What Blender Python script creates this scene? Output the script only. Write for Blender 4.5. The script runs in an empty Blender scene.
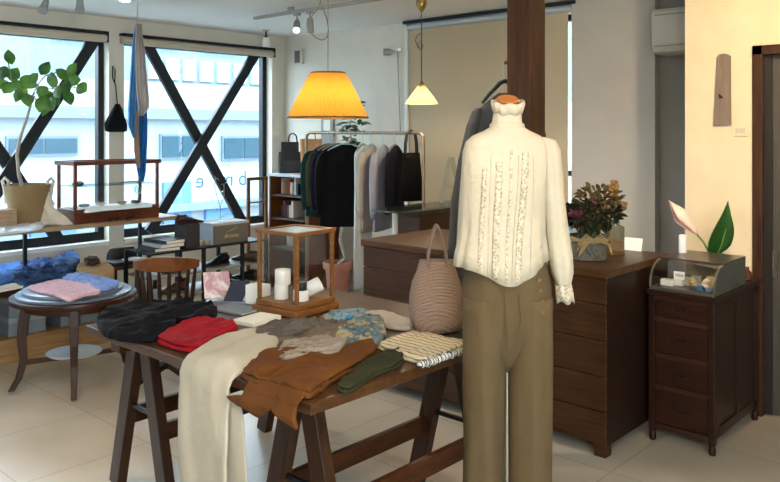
import bpy, bmesh, math, random
from mathutils import Vector, Matrix, noise
R = math.radians
PI = math.pi
random.seed(7)
scene = bpy.context.scene
COL = scene.collection

# ------------------------------------------------------------------ camera survey
F = 780.0; HX = 390.0; HY = 131.0; EYE = 1.5
HEAD = R(42.3)
CD = Vector((math.cos(HEAD), math.sin(HEAD), 0)); CR = Vector((math.sin(HEAD), -math.cos(HEAD), 0))
def at_depth(x, y, d):
    p = CD*d + CR*(d*(x-HX)/F); return Vector((p.x, p.y, EYE + d*(HY-y)/F))
def at_z(x, y, z): return at_depth(x, y, (EYE-z)*F/(y-HY))
def at_x(x, y, u): return at_depth(x, y, u/(CD.x + CR.x*(x-HX)/F))
def at_y(x, y, v): return at_depth(x, y, v/(CD.y + CR.y*(x-HX)/F))

# ------------------------------------------------------------------ helpers
ORG = {}
def props(o, label=None, cat=None, group=None, kind=None):
    if label: o['label'] = label
    if cat: o['category'] = cat
    if group: o['group'] = group
    if kind: o['kind'] = kind
    return o
def thing(name, label, cat, loc, group=None):
    o = bpy.data.objects.new(name, None); COL.objects.link(o)
    o.empty_display_size = .05
    o.location = loc; ORG[o] = Vector(loc)
    return props(o, label, cat, group)

class MB:
    def __init__(s, M=None):
        s.bm = bmesh.new(); s.M = M or Matrix()
        s.uv = None
    def v(s, p): return s.bm.verts.new(s.M @ Vector(p))
    def face(s, vs):
        try: return s.bm.faces.new(vs)
        except ValueError: return None
    def box(s, c, d, rot=None):
        """box centred c, full dims d"""
        x, y, z = d[0]/2, d[1]/2, d[2]/2
        m = Matrix.Translation(Vector(c)) @ (rot.to_4x4() if rot else Matrix())
        P = [m @ Vector(q) for q in ((-x,-y,-z),(x,-y,-z),(x,y,-z),(-x,y,-z),(-x,-y,z),(x,-y,z),(x,y,z),(-x,y,z))]
        V = [s.v(p) for p in P]
        for f in ((0,3,2,1),(4,5,6,7),(0,1,5,4),(1,2,6,5),(2,3,7,6),(3,0,4,7)): s.face([V[i] for i in f])
        return s
    def bx(s, x0, x1, y0, y1, z0, z1):
        return s.box(((x0+x1)/2,(y0+y1)/2,(z0+z1)/2), (abs(x1-x0),abs(y1-y0),abs(z1-z0)))
    def bar(s, p0, p1, w, h, up=Vector((0,0,1)), taper=1.0):
        """rectangular bar between points"""
        p0 = Vector(p0); p1 = Vector(p1); d = (p1-p0).normalized()
        a = d.cross(up)
        if a.length < 1e-4: a = d.cross(Vector((0,1,0)))
        a.normalize(); b = a.cross(d).normalized()
        rings = []
        for p, k in ((p0,1),(p1,taper)):
            rings.append([s.v(p + a*(i*w/2*k) + b*(j*h/2*k)) for i, j in ((-1,-1),(1,-1),(1,1),(-1,1))])
        for i in range(4): s.face([rings[0][i], rings[0][(i+1)%4], rings[1][(i+1)%4], rings[1][i]])
        s.face(rings[0][::-1]); s.face(rings[1]); return s
    def rings(s, R_, cap=True, closed=True):
        V = [[s.v(p) for p in r] for r in R_]
        n = len(V[0])
        for a, b in zip(V, V[1:]):
            for i in range(n if closed else n-1):
                j = (i+1) % n
                s.face([a[i], a[j], b[j], b[i]])
        if cap: s.face(V[0][::-1]); s.face(V[-1])
        return s
    def tube(s, pts, r, seg=10, cap=True):
        pts = [Vector(p) for p in pts]; n = len(pts)
        rr = r if isinstance(r, (list, tuple)) else [r]*n
        t0 = (pts[1]-pts[0]).normalized()
        a = t0.cross(Vector((0,0,1)))
        if a.length < .05: a = t0.cross(Vector((0,1,0)))
        a.normalize(); out = []
        for i in range(n):
            t = (pts[min(i+1,n-1)] - pts[max(i-1,0)]).normalized()
            a = (a - t*a.dot(t)).normalized(); b = t.cross(a)
            out.append([pts[i] + (a*math.cos(2*PI*k/seg) + b*math.sin(2*PI*k/seg))*rr[i] for k in range(seg)])
        return s.rings(out, cap)
    def lathe(s, prof, c=(0,0,0), seg=32, cap=True):
        return s.rings([[Vector(c)+Vector((r*math.cos(2*PI*k/seg), r*math.sin(2*PI*k/seg), z)) for k in range(seg)] for r, z in prof], cap)
    def ball(s, c, r, seg=12, sc=(1,1,1)):
        pr = []
        n = max(4, seg//2)
        for i in range(n+1):
            t = PI*i/n; pr.append((max(1e-4, r*math.sin(t)), -r*math.cos(t)))
        return s.rings([[Vector(c)+Vector((q*math.cos(2*PI*k/seg)*sc[0], q*math.sin(2*PI*k/seg)*sc[1], z*sc[2])) for k in range(seg)] for q, z in pr])
    def prism(s, poly, n):
        """polygon (3D points) extruded by vector n"""
        n = Vector(n); A = [s.v(p) for p in poly]; B = [s.v(Vector(p)+n) for p in poly]
        k = len(poly)
        s.face(A[::-1]); s.face(B)
        for i in range(k): s.face([A[i], A[(i+1)%k], B[(i+1)%k], B[i]])
        return s
    def loft(s, secs, seg=36, ripple=None, cap=True, axis=None):
        """secs: (z, cx, cy, a, b); ripple(theta, z)->radial scale, z offset"""
        out = []
        for (z, cx, cy, a, b) in secs:
            ring = []
            for k in range(seg):
                t = 2*PI*k/seg
                q, dz = ripple(t, z) if ripple else (1, 0)
                ring.append(Vector((cx + a*q*math.cos(t), cy + b*q*math.sin(t), z+dz)))
            out.append(ring)
        return s.rings(out, cap)

def build(name, mb, mat, parent=None, smooth=False, bevel=0, sub=0, label=None, cat=None, group=None, kind=None, auto=35, solid=0):
    me = bpy.data.meshes.new(name)
    bm = mb.bm
    bmesh.ops.recalc_face_normals(bm, faces=bm.faces)
    if parent is not None: org = ORG[parent]
    else:
        if kind == 'structure': org = Vector((0,0,0))
        else:
            xs = [v.co for v in bm.verts]
            lo = Vector([min(c[i] for c in xs) for i in range(3)]); hi = Vector([max(c[i] for c in xs) for i in range(3)])
            org = Vector(((lo.x+hi.x)/2, (lo.y+hi.y)/2, lo.z))
    bmesh.ops.translate(bm, verts=bm.verts, vec=-org)
    if smooth:
        for f in bm.faces: f.smooth = True
        if auto:
            for e in bm.edges:
                if len(e.link_faces) == 2 and e.calc_face_angle(0) > R(auto): e.smooth = False
    bm.to_mesh(me); bm.free()
    o = bpy.data.objects.new(name, me); COL.objects.link(o)
    for m in (mat if isinstance(mat, (list, tuple)) else [mat]): me.materials.append(m)
    if parent is not None: o.parent = parent
    else: o.location = org
    ORG[o] = org
    if solid:
        m = o.modifiers.new('solid', 'SOLIDIFY'); m.thickness = solid; m.offset = 0
    if bevel:
        m = o.modifiers.new('bevel', 'BEVEL'); m.width = bevel; m.segments = 2; m.limit_method = 'ANGLE'; m.angle_limit = R(40)
    if sub:
        m = o.modifiers.new('sub', 'SUBSURF'); m.levels = sub; m.render_levels = sub
    return props(o, label, cat, group, kind)

def text_mesh(txt, size, M, mat, name, parent, depth=.001, mirror=False, shear=0):
    cu = bpy.data.curves.new('t', 'FONT'); cu.body = txt; cu.size = size; cu.extrude = depth
    cu.align_x = 'CENTER'; cu.align_y = 'CENTER'; cu.shear = shear
    t = bpy.data.objects.new('t', cu); COL.objects.link(t)
    bpy.context.view_layer.update()
    me = bpy.data.meshes.new_from_object(t.evaluated_get(bpy.context.evaluated_depsgraph_get()))
    bpy.data.objects.remove(t)
    if mirror: me.transform(Matrix.Scale(-1, 4, (1,0,0)))
    me.transform(M); me.transform(Matrix.Translation(-ORG[parent]))
    o = bpy.data.objects.new(name, me); COL.objects.link(o); me.materials.clear(); me.materials.append(mat); o.parent = parent
    ORG[o] = ORG[parent]
    return o

# ------------------------------------------------------------------ materials
def lin(c):
    if isinstance(c, str): c = tuple(int(c[i:i+2], 16) for i in (0,2,4))
    return tuple(((x/255)/12.92 if x/255 <= .04045 else ((x/255+.055)/1.055)**2.4) for x in c) + (1,)
MC = {}
def base(name):
    m = bpy.data.materials.new(name); m.use_nodes = True
    return m, m.node_tree, m.node_tree.nodes['Principled BSDF']
def N(nt, t, **k):
    n = nt.nodes.new(t)
    for a, b in k.items(): setattr(n, a, b)
    return n
def ramp(nt, fac, stops):
    r = N(nt, 'ShaderNodeValToRGB'); e = r.color_ramp.elements
    while len(e) < len(stops): e.new(.5)
    for i, (p, c) in enumerate(stops): e[i].position = p; e[i].color = c
    nt.links.new(fac, r.inputs[0]); return r.outputs[0]
def plain(key, c, rough=.6, metal=0, bump=0, bscale=60, var=.0, emit=None, es=0, spec=.5, trans=0, sheen=0):
    if key in MC: return MC[key]
    m, nt, b = base(key); col = lin(c)
    b.inputs['Base Color'].default_value = col; b.inputs['Roughness'].default_value = rough
    b.inputs['Metallic'].default_value = metal; b.inputs['Specular IOR Level'].default_value = spec
    b.inputs['Sheen Weight'].default_value = sheen
    tc = N(nt, 'ShaderNodeTexCoord')
    if var:
        n = N(nt, 'ShaderNodeTexNoise'); n.inputs['Scale'].default_value = 6; n.inputs['Detail'].default_value = 5
        nt.links.new(tc.outputs['Object'], n.inputs['Vector'])
        lo = tuple(x*(1-var) for x in col[:3])+(1,); hi = tuple(min(1, x*(1+var)) for x in col[:3])+(1,)
        nt.links.new(ramp(nt, n.outputs['Fac'], [(.3, lo), (.7, hi)]), b.inputs['Base Color'])
    if bump:
        n = N(nt, 'ShaderNodeTexNoise'); n.inputs['Scale'].default_value = bscale; n.inputs['Detail'].default_value = 3
        nt.links.new(tc.outputs['Object'], n.inputs['Vector'])
        bp = N(nt, 'ShaderNodeBump'); bp.inputs['Strength'].default_value = bump; bp.inputs['Distance'].default_value = .01
        nt.links.new(n.outputs['Fac'], bp.inputs['Height']); nt.links.new(bp.outputs[0], b.inputs['Normal'])
    if emit:
        b.inputs['Emission Color'].default_value = lin(emit); b.inputs['Emission Strength'].default_value = es
    if trans: b.inputs['Transmission Weight'].default_value = trans
    MC[key] = m; return m
def cloth(key, c, var=.12, sheen=.2, bump=.35, bscale=14):
    """fabric: soft folds plus a fine weave"""
    if key in MC: return MC[key]
    m, nt, b = base(key); col = lin(c)
    b.inputs['Roughness'].default_value = .9; b.inputs['Specular IOR Level'].default_value = .15; b.inputs['Sheen Weight'].default_value = 0
    tc = N(nt, 'ShaderNodeTexCoord'); n = N(nt, 'ShaderNodeTexNoise'); n.inputs['Scale'].default_value = 9; n.inputs['Detail'].default_value = 6
    nt.links.new(tc.outputs['Object'], n.inputs['Vector'])
    lo = tuple(x*(1-var) for x in col[:3])+(1,); hi = tuple(min(1, x*(1+var)) for x in col[:3])+(1,)
    nt.links.new(ramp(nt, n.outputs['Fac'], [(.3, lo), (.7, hi)]), b.inputs['Base Color'])
    w = N(nt, 'ShaderNodeTexNoise'); w.inputs['Scale'].default_value = bscale; w.inputs['Detail'].default_value = 4; w.inputs['Distortion'].default_value = .6
    nt.links.new(tc.outputs['Object'], w.inputs['Vector'])
    bp = N(nt, 'ShaderNodeBump'); bp.inputs['Strength'].default_value = bump; bp.inputs['Distance'].default_value = .02
    nt.links.new(w.outputs['Fac'], bp.inputs['Height']); nt.links.new(bp.outputs[0], b.inputs['Normal'])
    MC[key] = m; return m
def wood(key, c1, c2, rough=.45, scale=6, stretch=(1,1,1), boards=None, spec=.25):
    """grain stretched along the axis with the small factor"""
    if key in MC: return MC[key]
    m, nt, b = base(key)
    tc = N(nt, 'ShaderNodeTexCoord'); mp = N(nt, 'ShaderNodeMapping'); mp.inputs['Scale'].default_value = stretch
    nt.links.new(tc.outputs['Object'], mp.inputs['Vector'])
    n = N(nt, 'ShaderNodeTexNoise'); n.inputs['Scale'].default_value = scale; n.inputs['Detail'].default_value = 8; n.inputs['Roughness'].default_value = .65; n.inputs['Distortion'].default_value = .7
    nt.links.new(mp.outputs[0], n.inputs['Vector'])
    nt.links.new(ramp(nt, n.outputs['Fac'], [(.3, lin(c1)), (.72, lin(c2))]), b.inputs['Base Color'])
    b.inputs['Roughness'].default_value = rough; b.inputs['Specular IOR Level'].default_value = spec
    bp = N(nt, 'ShaderNodeBump'); bp.inputs['Strength'].default_value = .15; bp.inputs['Distance'].default_value = .004
    nt.links.new(n.outputs['Fac'], bp.inputs['Height']); nt.links.new(bp.outputs[0], b.inputs['Normal'])
    MC[key] = m; return m
def glass(key, tint='ffffff', refl=.12, rough=.02):
    """thin clear pane: see-through with a sheen growing at grazing angles"""
    if key in MC: return MC[key]
    m = bpy.data.materials.new(key); m.use_nodes = True; nt = m.node_tree; nt.nodes.clear()
    o = N(nt, 'ShaderNodeOutputMaterial'); mx = N(nt, 'ShaderNodeMixShader'); t = N(nt, 'ShaderNodeBsdfTransparent'); g = N(nt, 'ShaderNodeBsdfGlossy')
    t.inputs[0].default_value = lin(tint); g.inputs['Roughness'].default_value = rough
    f = N(nt, 'ShaderNodeLayerWeight'); f.inputs['Blend'].default_value = .5
    pw = N(nt, 'ShaderNodeMath', operation='POWER'); pw.inputs[1].default_value = 4; nt.links.new(f.outputs['Facing'], pw.inputs[0])
    ma = N(nt, 'ShaderNodeMath', operation='MULTIPLY_ADD'); ma.inputs[1].default_value = .55; ma.inputs[2].default_value = refl*.35; nt.links.new(pw.outputs[0], ma.inputs[0])
    nt.links.new(ma.outputs[0], mx.inputs[0]); nt.links.new(t.outputs[0], mx.inputs[1]); nt.links.new(g.outputs[0], mx.inputs[2]); nt.links.new(mx.outputs[0], o.inputs[0])
    MC[key] = m; return m
def striped(key, c1, c2, scale, axis='X', rough=.85, sharp=.04, pos=.5, bump=0):
    if key in MC: return MC[key]
    m, nt, b = base(key); tc = N(nt, 'ShaderNodeTexCoord')
    w = N(nt, 'ShaderNodeTexWave', wave_type='BANDS', bands_direction=axis); w.inputs['Scale'].default_value = scale; w.inputs['Distortion'].default_value = .6; w.inputs['Detail Scale'].default_value = .6
    nt.links.new(tc.outputs['Object'], w.inputs['Vector'])
    nt.links.new(ramp(nt, w.outputs['Fac'], [(pos-sharp, lin(c1)), (pos+sharp, lin(c2))]), b.inputs['Base Color'])
    b.inputs['Roughness'].default_value = rough; b.inputs['Specular IOR Level'].default_value = .2
    if bump:
        bp = N(nt, 'ShaderNodeBump'); bp.inputs['Strength'].default_value = bump; bp.inputs['Distance'].default_value = .004
        nt.links.new(w.outputs['Fac'], bp.inputs['Height']); nt.links.new(bp.outputs[0], b.inputs['Normal'])
    MC[key] = m; return m
def blotch(key, cols, scale=14, rough=.85, cell=False):
    if key in MC: return MC[key]
    m, nt, b = base(key); tc = N(nt, 'ShaderNodeTexCoord')
    if cell:
        n = N(nt, 'ShaderNodeTexVoronoi'); n.inputs['Scale'].default_value = scale; nt.links.new(tc.outputs['Object'], n.inputs['Vector']); fac = n.outputs['Distance']
    else:
        n = N(nt, 'ShaderNodeTexNoise'); n.inputs['Scale'].default_value = scale; n.inputs['Detail'].default_value = 3; n.inputs['Distortion'].default_value = 1.2
        nt.links.new(tc.outputs['Object'], n.inputs['Vector']); fac = n.outputs['Fac']
    k = len(cols)
    nt.links.new(ramp(nt, fac, [(.28+.44*i/(k-1), lin(c)) for i, c in enumerate(cols)]), b.inputs['Base Color'])
    b.inputs['Roughness'].default_value = rough; b.inputs['Specular IOR Level'].default_value = .2
    MC[key] = m; return m

def tile_mat():
    m, nt, b = base('floor_tiles')
    g = N(nt, 'ShaderNodeTexCoord'); mp = N(nt, 'ShaderNodeMapping'); mp.inputs['Location'].default_value = (-.19, -.39, 0)
    nt.links.new(g.outputs['Object'], mp.inputs['Vector'])
    br = N(nt, 'ShaderNodeTexBrick'); br.offset = 0; br.inputs['Scale'].default_value = 1; br.inputs['Brick Width'].default_value = .6; br.inputs['Row Height'].default_value = .6
    br.inputs['Mortar Size'].default_value = .0035; br.inputs['Mortar Smooth'].default_value = .3; br.inputs['Bias'].default_value = 0
    br.inputs['Color1'].default_value = lin('b5a794'); br.inputs['Color2'].default_value = lin('baad9b'); br.inputs['Mortar'].default_value = lin('a09582')
    nt.links.new(mp.outputs[0], br.inputs['Vector'])
    n = N(nt, 'ShaderNodeTexNoise'); n.inputs['Scale'].default_value = 3; n.inputs['Detail'].default_value = 8; nt.links.new(g.outputs['Object'], n.inputs['Vector'])
    mx = N(nt, 'ShaderNodeMixRGB', blend_type='MULTIPLY'); mx.inputs[0].default_value = .5
    nt.links.new(br.outputs['Color'], mx.inputs[1]); nt.links.new(ramp(nt, n.outputs['Fac'], [(.35, (.78,.78,.78,1)), (.7, (1,1,1,1))]), mx.inputs[2])
    nt.links.new(mx.outputs[0], b.inputs['Base Color'])
    b.inputs['Roughness'].default_value = .27; b.inputs['Specular IOR Level'].default_value = .55
    bp = N(nt, 'ShaderNodeBump'); bp.inputs['Strength'].default_value = .25; bp.inputs['Distance'].default_value = .002; bp.invert = True
    nt.links.new(br.outputs['Fac'], bp.inputs['Height']); nt.links.new(bp.outputs[0], b.inputs['Normal'])
    return m

WALL = plain('wall_white_paint', 'd6d0c2', .85, bump=.08, bscale=40, var=.03)
CREAM = plain('wall_cream_plaster', 'd8c6a4', .85, bump=.15, bscale=25, var=.05)
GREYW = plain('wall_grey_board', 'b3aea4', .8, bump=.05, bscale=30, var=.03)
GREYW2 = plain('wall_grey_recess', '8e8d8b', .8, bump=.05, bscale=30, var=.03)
CEIL = plain('ceiling_paint', 'e0e1de', .9, bump=.05, bscale=50)
BLACKM = plain('black_frame_metal', '15191f', .45, .3)
BRACE = plain('brace_steel', '1e2228', .5, .3)
BLACK = plain('black_matt', '0c0c0d', .6)
CHROME = plain('aged_metal', 'b7b1a2', .3, .9)
BRASS = plain('brass', 'a58a52', .35, .9)
WHITE = plain('white_enamel', 'e9e7e2', .45)
PAPER = plain('paper', 'e8e4da', .85)
DARKW = wood('dark_table_wood', '251206', '4e2b12', .38, 5, (1.2,14,14))
DARKWY = wood('dark_table_wood_across', '20120a', '402715', .42, 5, (14,14,1.2))
TOPW = wood('table_plank_wood', '2f1b0d', '54361d', .33, 4, (14,1,14), spec=.3)
COUNT = wood('counter_wood', '241308', '4d2f14', .42, 3.2, (10,1,16))
COUNTT = wood('counter_top_wood', '36210f', '5c3c1f', .36, 3, (12,1,12))
CHESTW = wood('chest_wood', '1a0b05', '331b10', .33, 4, (12,1.3,14))
CASEW = wood('case_mid_wood', '5e3a1a', '86572a', .4, 6, (2,2,14))
REDW = wood('case_red_wood', '4a2416', '7a432a', .4, 6, (2,14,14))
BROWNW = wood('cabinet_wood', '4e2712', '74431e', .4, 5, (12,12,1.2))
POSTW = wood('post_wood', '27160c', '553319', .5, 3, (12,12,1.0))
SHELFW = wood('window_shelf_wood', '8a7058', 'b89a78', .4, 5, (1.2,12,12))
GLASS = glass('case_glass')
WGLASS = glass('window_glass', 'f4fbff', .06)

# ------------------------------------------------------------------ setting
YW = 6.2; XB = 5.2; CZ = 2.46; XC = 4.35
X0, Y0 = -1.6, -1.4
st = dict(kind='structure')
build('floor', MB().bx(X0-.2, 6.2, Y0-.2, YW+.2, -.12, 0), tile_mat(), **st)
build('ceiling', MB().bx(X0-.2, 6.2, Y0-.2, YW+.22, CZ, CZ+.15), CEIL, **st)
# window wall, openings found along it
def uw(px, v=YW): return at_y(px, 100, v).x
A1 = uw(109); B0 = uw(124); B1 = uw(272)
A0 = A1 - 2.35; L1 = A0 - .35; L0 = L1 - 1.6
ZB, ZT = .56, 2.30
w = MB()
w.bx(X0-.2, XB+.9, YW, YW+.2, 0, ZB); w.bx(X0-.2, XB+.9, YW, YW+.2, ZT, CZ)
for a, b in ((X0-.2, L0), (L1, A0), (A1, B0), (B1, XB+.9)): w.bx(a, b, YW, YW+.2, ZB, ZT)
build('wall_window_side', w, WALL, **st)
W = []
for i, (a, b) in enumerate(((A0, A1), (B0, B1), (L0, L1))):
    f = MB(); y0, y1 = YW+.09, YW+.15; t = .05
    f.bx(a, b, y0, y1, ZB+.012, ZB+.085); f.bx(a, b, y0, y1, ZT-t, ZT); f.bx(a, a+t, y0, y1, ZB+.085, ZT-t); f.bx(b-t, b, y0, y1, ZB+.085, ZT-t)
    fr = build('window_%d' % (i+1), f, BLACKM, **st)
    g = build('window_glass', MB().bx(a+t, b-t, YW+.115, YW+.121, ZB+.08, ZT-t), WGLASS, fr)
    build('window_sill', MB().bx(a, b, YW-.015, YW+.09, ZB-.02, ZB+.012), WHITE, fr)
    W.append((a, b, fr, g))
# steel cross braces inside the window recesses
def brace(pxs, parent_label, grp):
    o = thing('cross_brace', parent_label, 'brace', (at_y(pxs[0][0][0], 150, YW+.05).x, YW+.05, ZB+.015), grp)
    for k, (p, q) in enumerate(pxs):
        y = YW+.03+.045*k
        P = at_y(*p, y); Q = at_y(*q, y)
        e = (Q-P)
        # run each bar to the head and sill of the opening
        P2 = P + e*((ZT-.003-.03-P.z)/e.z); Q2 = P + e*((ZB+.045-P.z)/e.z)
        P2.z -= .0; 
        build('brace_bar', MB().bar(P2, Q2, .036, .095, up=Vector((0,1,0)).cross(e).normalized()), BRACE, o)
    return o
brace([((253,58),(201,145)), ((150,50),(201,145))], 'dark steel X-shaped brace in the window nearest the room corner', 'window braces')
bA = thing('cross_brace', 'dark steel X-shaped brace in the left window behind the potted fig', 'brace', (A0+1, YW+.05, ZB+.015), 'window braces')
pA = at_y(90,46,YW+.05); qA = at_y(20,155,YW+.05); e = qA-pA
P2 = pA+e*((ZT-.035-pA.z)/e.z); Q2 = pA+e*((ZB+.045-pA.z)/e.z)
build('brace_bar', MB().bar(P2, Q2, .036, .095, up=Vector((0,1,0)).cross(e).normalized()), BRACE, bA)
pA = at_y(65,250,YW+.1); qA = at_y(10,168,YW+.1); e = qA-pA
P2 = pA+e*((ZT-.035-pA.z)/e.z); Q2 = pA+e*((ZB+.045-pA.z)/e.z)
build('brace_bar', MB().bar(P2, Q2, .036, .095, up=Vector((0,1,0)).cross(e).normalized()), BRACE, bA)
# rolled blinds above the windows
def roll(a, b, label):
    z0 = ZT
    o = thing('roller_blind', label, 'blind', ((a+b)/2, YW-.04, z0-.05), 'rolled-up blinds over the street windows')
    build('head_rail', MB().bx(a, b, YW-.075, YW-.002, z0+.012, z0+.032), BLACKM, o)
    build('end_bracket', MB().bx(b-.012, b, YW-.075, YW-.002, z0-.06, z0+.012), BLACKM, o)
    build('roll', MB().tube([(a, YW-.042, z0-.026), (b-.014, YW-.042, z0-.026)], .034, 16), plain('blind_cloth_roll', 'b9ad98', .8), o, smooth=True)
roll(A0-.05, uw(107.5, YW-.05), 'beige rolled-up blind above the left window')
roll(uw(122, YW-.05), uw(274, YW-.05), 'beige rolled-up blind above the right-hand street window')
# back wall with its covered window
vb = lambda px, u=XB: at_x(px, 100, u).y
BW0, BW1 = vb(577), vb(405)
w = MB(); w.bx(XB, XB+.2, BW1, YW, 0, CZ); w.bx(XB, XB+.2, Y0, BW0, 0, CZ); w.bx(XB, XB+.2, BW0, BW1, 0, .55); w.bx(XB, XB+.2, BW0, BW1, 2.38, CZ)
build('wall_back', w, WALL, **st)
f = MB(); t = .045
f.bx(XB+.08, XB+.14, BW0, BW1, .55, .6); f.bx(XB+.08, XB+.14, BW0, BW1, 2.335, 2.38); f.bx(XB+.08, XB+.14, BW1-t, BW1, .6, 2.335); f.bx(XB+.08, XB+.14, BW0, BW0+.02, .6, 2.335)
f.bx(XB+.08, XB+.14, BW0+.02, BW1-t, 1.16, 1.2)
w4 = build('window_4', f, BLACKM, **st)
build('window_glass', MB().bx(XB+.105, XB+.111, BW0+.02, BW1-t, .6, 2.335), WGLASS, w4)
bl = thing('roller_blind', 'tall beige blind pulled down over the back wall window', 'blind', (XB-.05, (BW0+BW1)/2, .6))
b0, b1 = vb(568, XB-.05), vb(409, XB-.05)
build('blind_sheet', MB().bx(XB-.052, XB-.048, b0, b1, .62, 2.42), plain('blind_cloth', 'b5a68a', .85, bump=.05, bscale=90), bl)
build('bottom_bar', MB().bx(XB-.06, XB-.04, b0, b1, .6, .62), WHITE, bl)
build('roll', MB().tube([(XB-.06, b0-.05, 2.405), (XB-.06, b1, 2.405)], .03, 16), plain('blind_roll_pale', 'aeb6bb', .4, .3), bl, smooth=True)
build('head_rail', MB().bx(XB-.1, XB-.002, b0-.08, b1+.03, 2.43, 2.455), BLACKM, bl)
build('side_channel', MB().bx(XB-.07, XB-.002, b1, b1+.035, .6, 2.43), plain('channel_white', 'd5dad6', .5), bl)
# grey boarding and the recess beside it
g0 = vb(655, XB-.08)
build('wall_grey_panel', MB().bx(XB-.08, XB-.001, g0, BW0, 0, CZ), GREYW, **st)
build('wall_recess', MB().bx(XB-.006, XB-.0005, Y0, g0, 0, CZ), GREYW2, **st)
# cream wall with the door
c1 = at_x(685, 100, XC).y
D1 = at_x(753, 100, XC).y; DZ = 1.95; D0 = D1 - .92
w = MB(); w.bx(XC, XC+.12, D1, c1, 0, CZ); w.bx(XC, XC+.12, D0, D1, DZ, CZ); w.bx(XC, XC+.12, Y0, D0, 0, CZ)
build('wall_cream_right', w, CREAM, **st)
DOORW = wood('door_frame_wood', '2c1a0e', '4a2e18', .45, 4, (12,12,1.2))
f = MB(); f.bx(XC-.015, XC+.12, D1-.05, D1, 0, DZ); f.bx(XC-.015, XC+.12, D0, D0+.05, 0, DZ); f.bx(XC-.015, XC+.12, D0, D1, DZ-.05, DZ)
dr = build('door_1', f, DOORW, bevel=.003, **st)
build('door_leaf', MB().bx(XC+.05, XC+.085, D0+.05, D1-.05, .01, DZ-.05), plain('door_grey_panel', '47433b', .5, var=.1), dr)
build('door_edge_rail', MB().bx(XC+.03, XC+.05, D1-.085, D1-.05, .01, DZ-.05), plain('door_rail_metal', '3a3633', .35, .5), dr)
hp = at_x(774, 264, XC+.04)
build('door_handle', MB().bx(XC+.036, XC+.05, hp.y-.016, hp.y+.016, hp.z-.07, hp.z+.07).tube([(XC+.03, hp.y, hp.z-.035),(XC+.022, hp.y, hp.z),(XC+.03, hp.y, hp.z+.035)], .006, 8), plain('handle_dull', '5a554c', .5, .4), dr, smooth=True)
# walls behind the camera
build('wall_left', MB().bx(X0-.2, X0, Y0, YW, 0, CZ), WALL, **st)
build('wall_front', MB().bx(X0-.2, X0+.3, Y0-.2, Y0, 0, CZ).bx(X0+.3, 1.2, Y0-.2, Y0, 0, .3).bx(X0+.3, 1.2, Y0-.2, Y0, 2.3, CZ).bx(1.2, XB+.2, Y0-.2, Y0, 0, CZ), WALL, **st)
f = MB()
for xa in (X0+.3, -.1, 1.15): f.bx(xa, xa+.05, Y0-.13, Y0-.07, .35, 2.25)
f.bx(X0+.3, 1.2, Y0-.13, Y0-.07, .3, .35); f.bx(X0+.3, 1.2, Y0-.13, Y0-.07, 2.25, 2.3)
w5 = build('window_5', f, BLACKM, **st)  # unseen window added to let sky fill in from behind the camera
build('window_glass', MB().bx(X0+.35, 1.15, Y0-.103, Y0-.097, .35, 2.25), WGLASS, w5)
build('ground_added_bounce', MB().bx(X0-6, 10, Y0-9, Y0-.2, -.3, -.15), plain('bounce_pale_ground', 'c9c6be', .9, var=.05), **st)  # unseen pale ground added to bounce sunlight up to the ceiling

# ------------------------------------------------------------------ outside the windows
def fr(px0, py0, px1, py1, Y):
    a = at_y(px0, py0, Y); b = at_y(px1, py1, Y); c = at_y(px0, py1, Y); d = at_y(px1, py0, Y)
    return a.x, b.x, (c.z+b.z)/2, (a.z+d.z)/2
build('ground_street', MB().bx(-30, 70, YW+.2, 60, -3.3, -3.2).bx(XB+.9, 70, -30, YW+.2, -3.3, -3.2), plain('street_asphalt', '7b8084', .9, var=.1), kind='structure')
FW = plain('facade_pale', '7c878c', .8, var=.05); FW2 = plain('facade_grey', '586970', .8, var=.15, bump=.1, bscale=4); FG = plain('facade_glass', '26414c', .15); FB = plain('facade_blue', '3f678a', .6)
bd = thing('street_building', 'pale low building across the street with a strip of windows', 'building', (12, 15.5, -3.2))
build('wall', MB().bx(-14, 34, 15, 21, -3.2, 2.55), FW, bd)
build('ledge', MB().bx(-14, 34, 14.7, 15, 1.75, 1.98), plain('facade_ledge', '55676e', .8), bd)
build('ledge', MB().bx(-14, 34, 14.75, 15, -.25, -.1), plain('facade_ledge', '55676e', .8), bd)
for (a, b, c, d) in ((6,136,78,156), (160,134,201,159), (222,136,262,160), (-60,136,-12,156)):
    x0, x1, z0, z1 = fr(a, b, c, d, 14.95)
    wn = build('window', MB().bx(x0, x1, 14.93, 15.02, z0, z1), plain('facade_window_frame', '56666e', .6), bd)
    n = max(2, int((x1-x0)/.6)); m = MB()
    for k in range(n): m.bx(x0+.04+(x1-x0-.04)*k/n, x0+(x1-x0-.04)*(k+1)/n, 14.9, 14.93, z0+.05, z1-.05)
    build('pane', m, FG, wn)
for (a, b, c, d) in ((163,182,190,236), (30,210,75,245), (205,200,240,236)):
    x0, x1, z0, z1 = fr(a, b, c, d, 14.95)
    build('shutter', MB().bx(x0, x1, 14.9, 15.02, -3.2, z1), FB, bd)
bd2 = thing('street_building', 'taller blue-grey building rising behind the pale low one', 'building', (14, 22, -3.2))
xl = at_y(30, 60, 21.5).x
build('wall', MB().bx(xl, 44, 21.5, 30, -3.2, 3.9).bx(xl+.6, 44, 23, 30, 3.9, 9), FW2, bd2)
for px in range(150, 268, 17):
    x0, x1, z0, z1 = fr(px, 62, px+12, 75, 21.4)
    build('window', MB().bx(x0, x1, 21.4, 21.5, 3.1, 3.75), plain('facade_panel', '8fa0a8', .5), bd2)
for k in range(7):
    x0 = xl+1.2+k*2.6
    build('window', MB().bx(x0, x0+1.7, 22.9, 23, 4.3, 5.6), FG, bd2)
bd3 = thing('street_building', 'brick-coloured building glimpsed past the edge of the pulled-down blind', 'building', (14, 7, -3.2))
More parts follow.
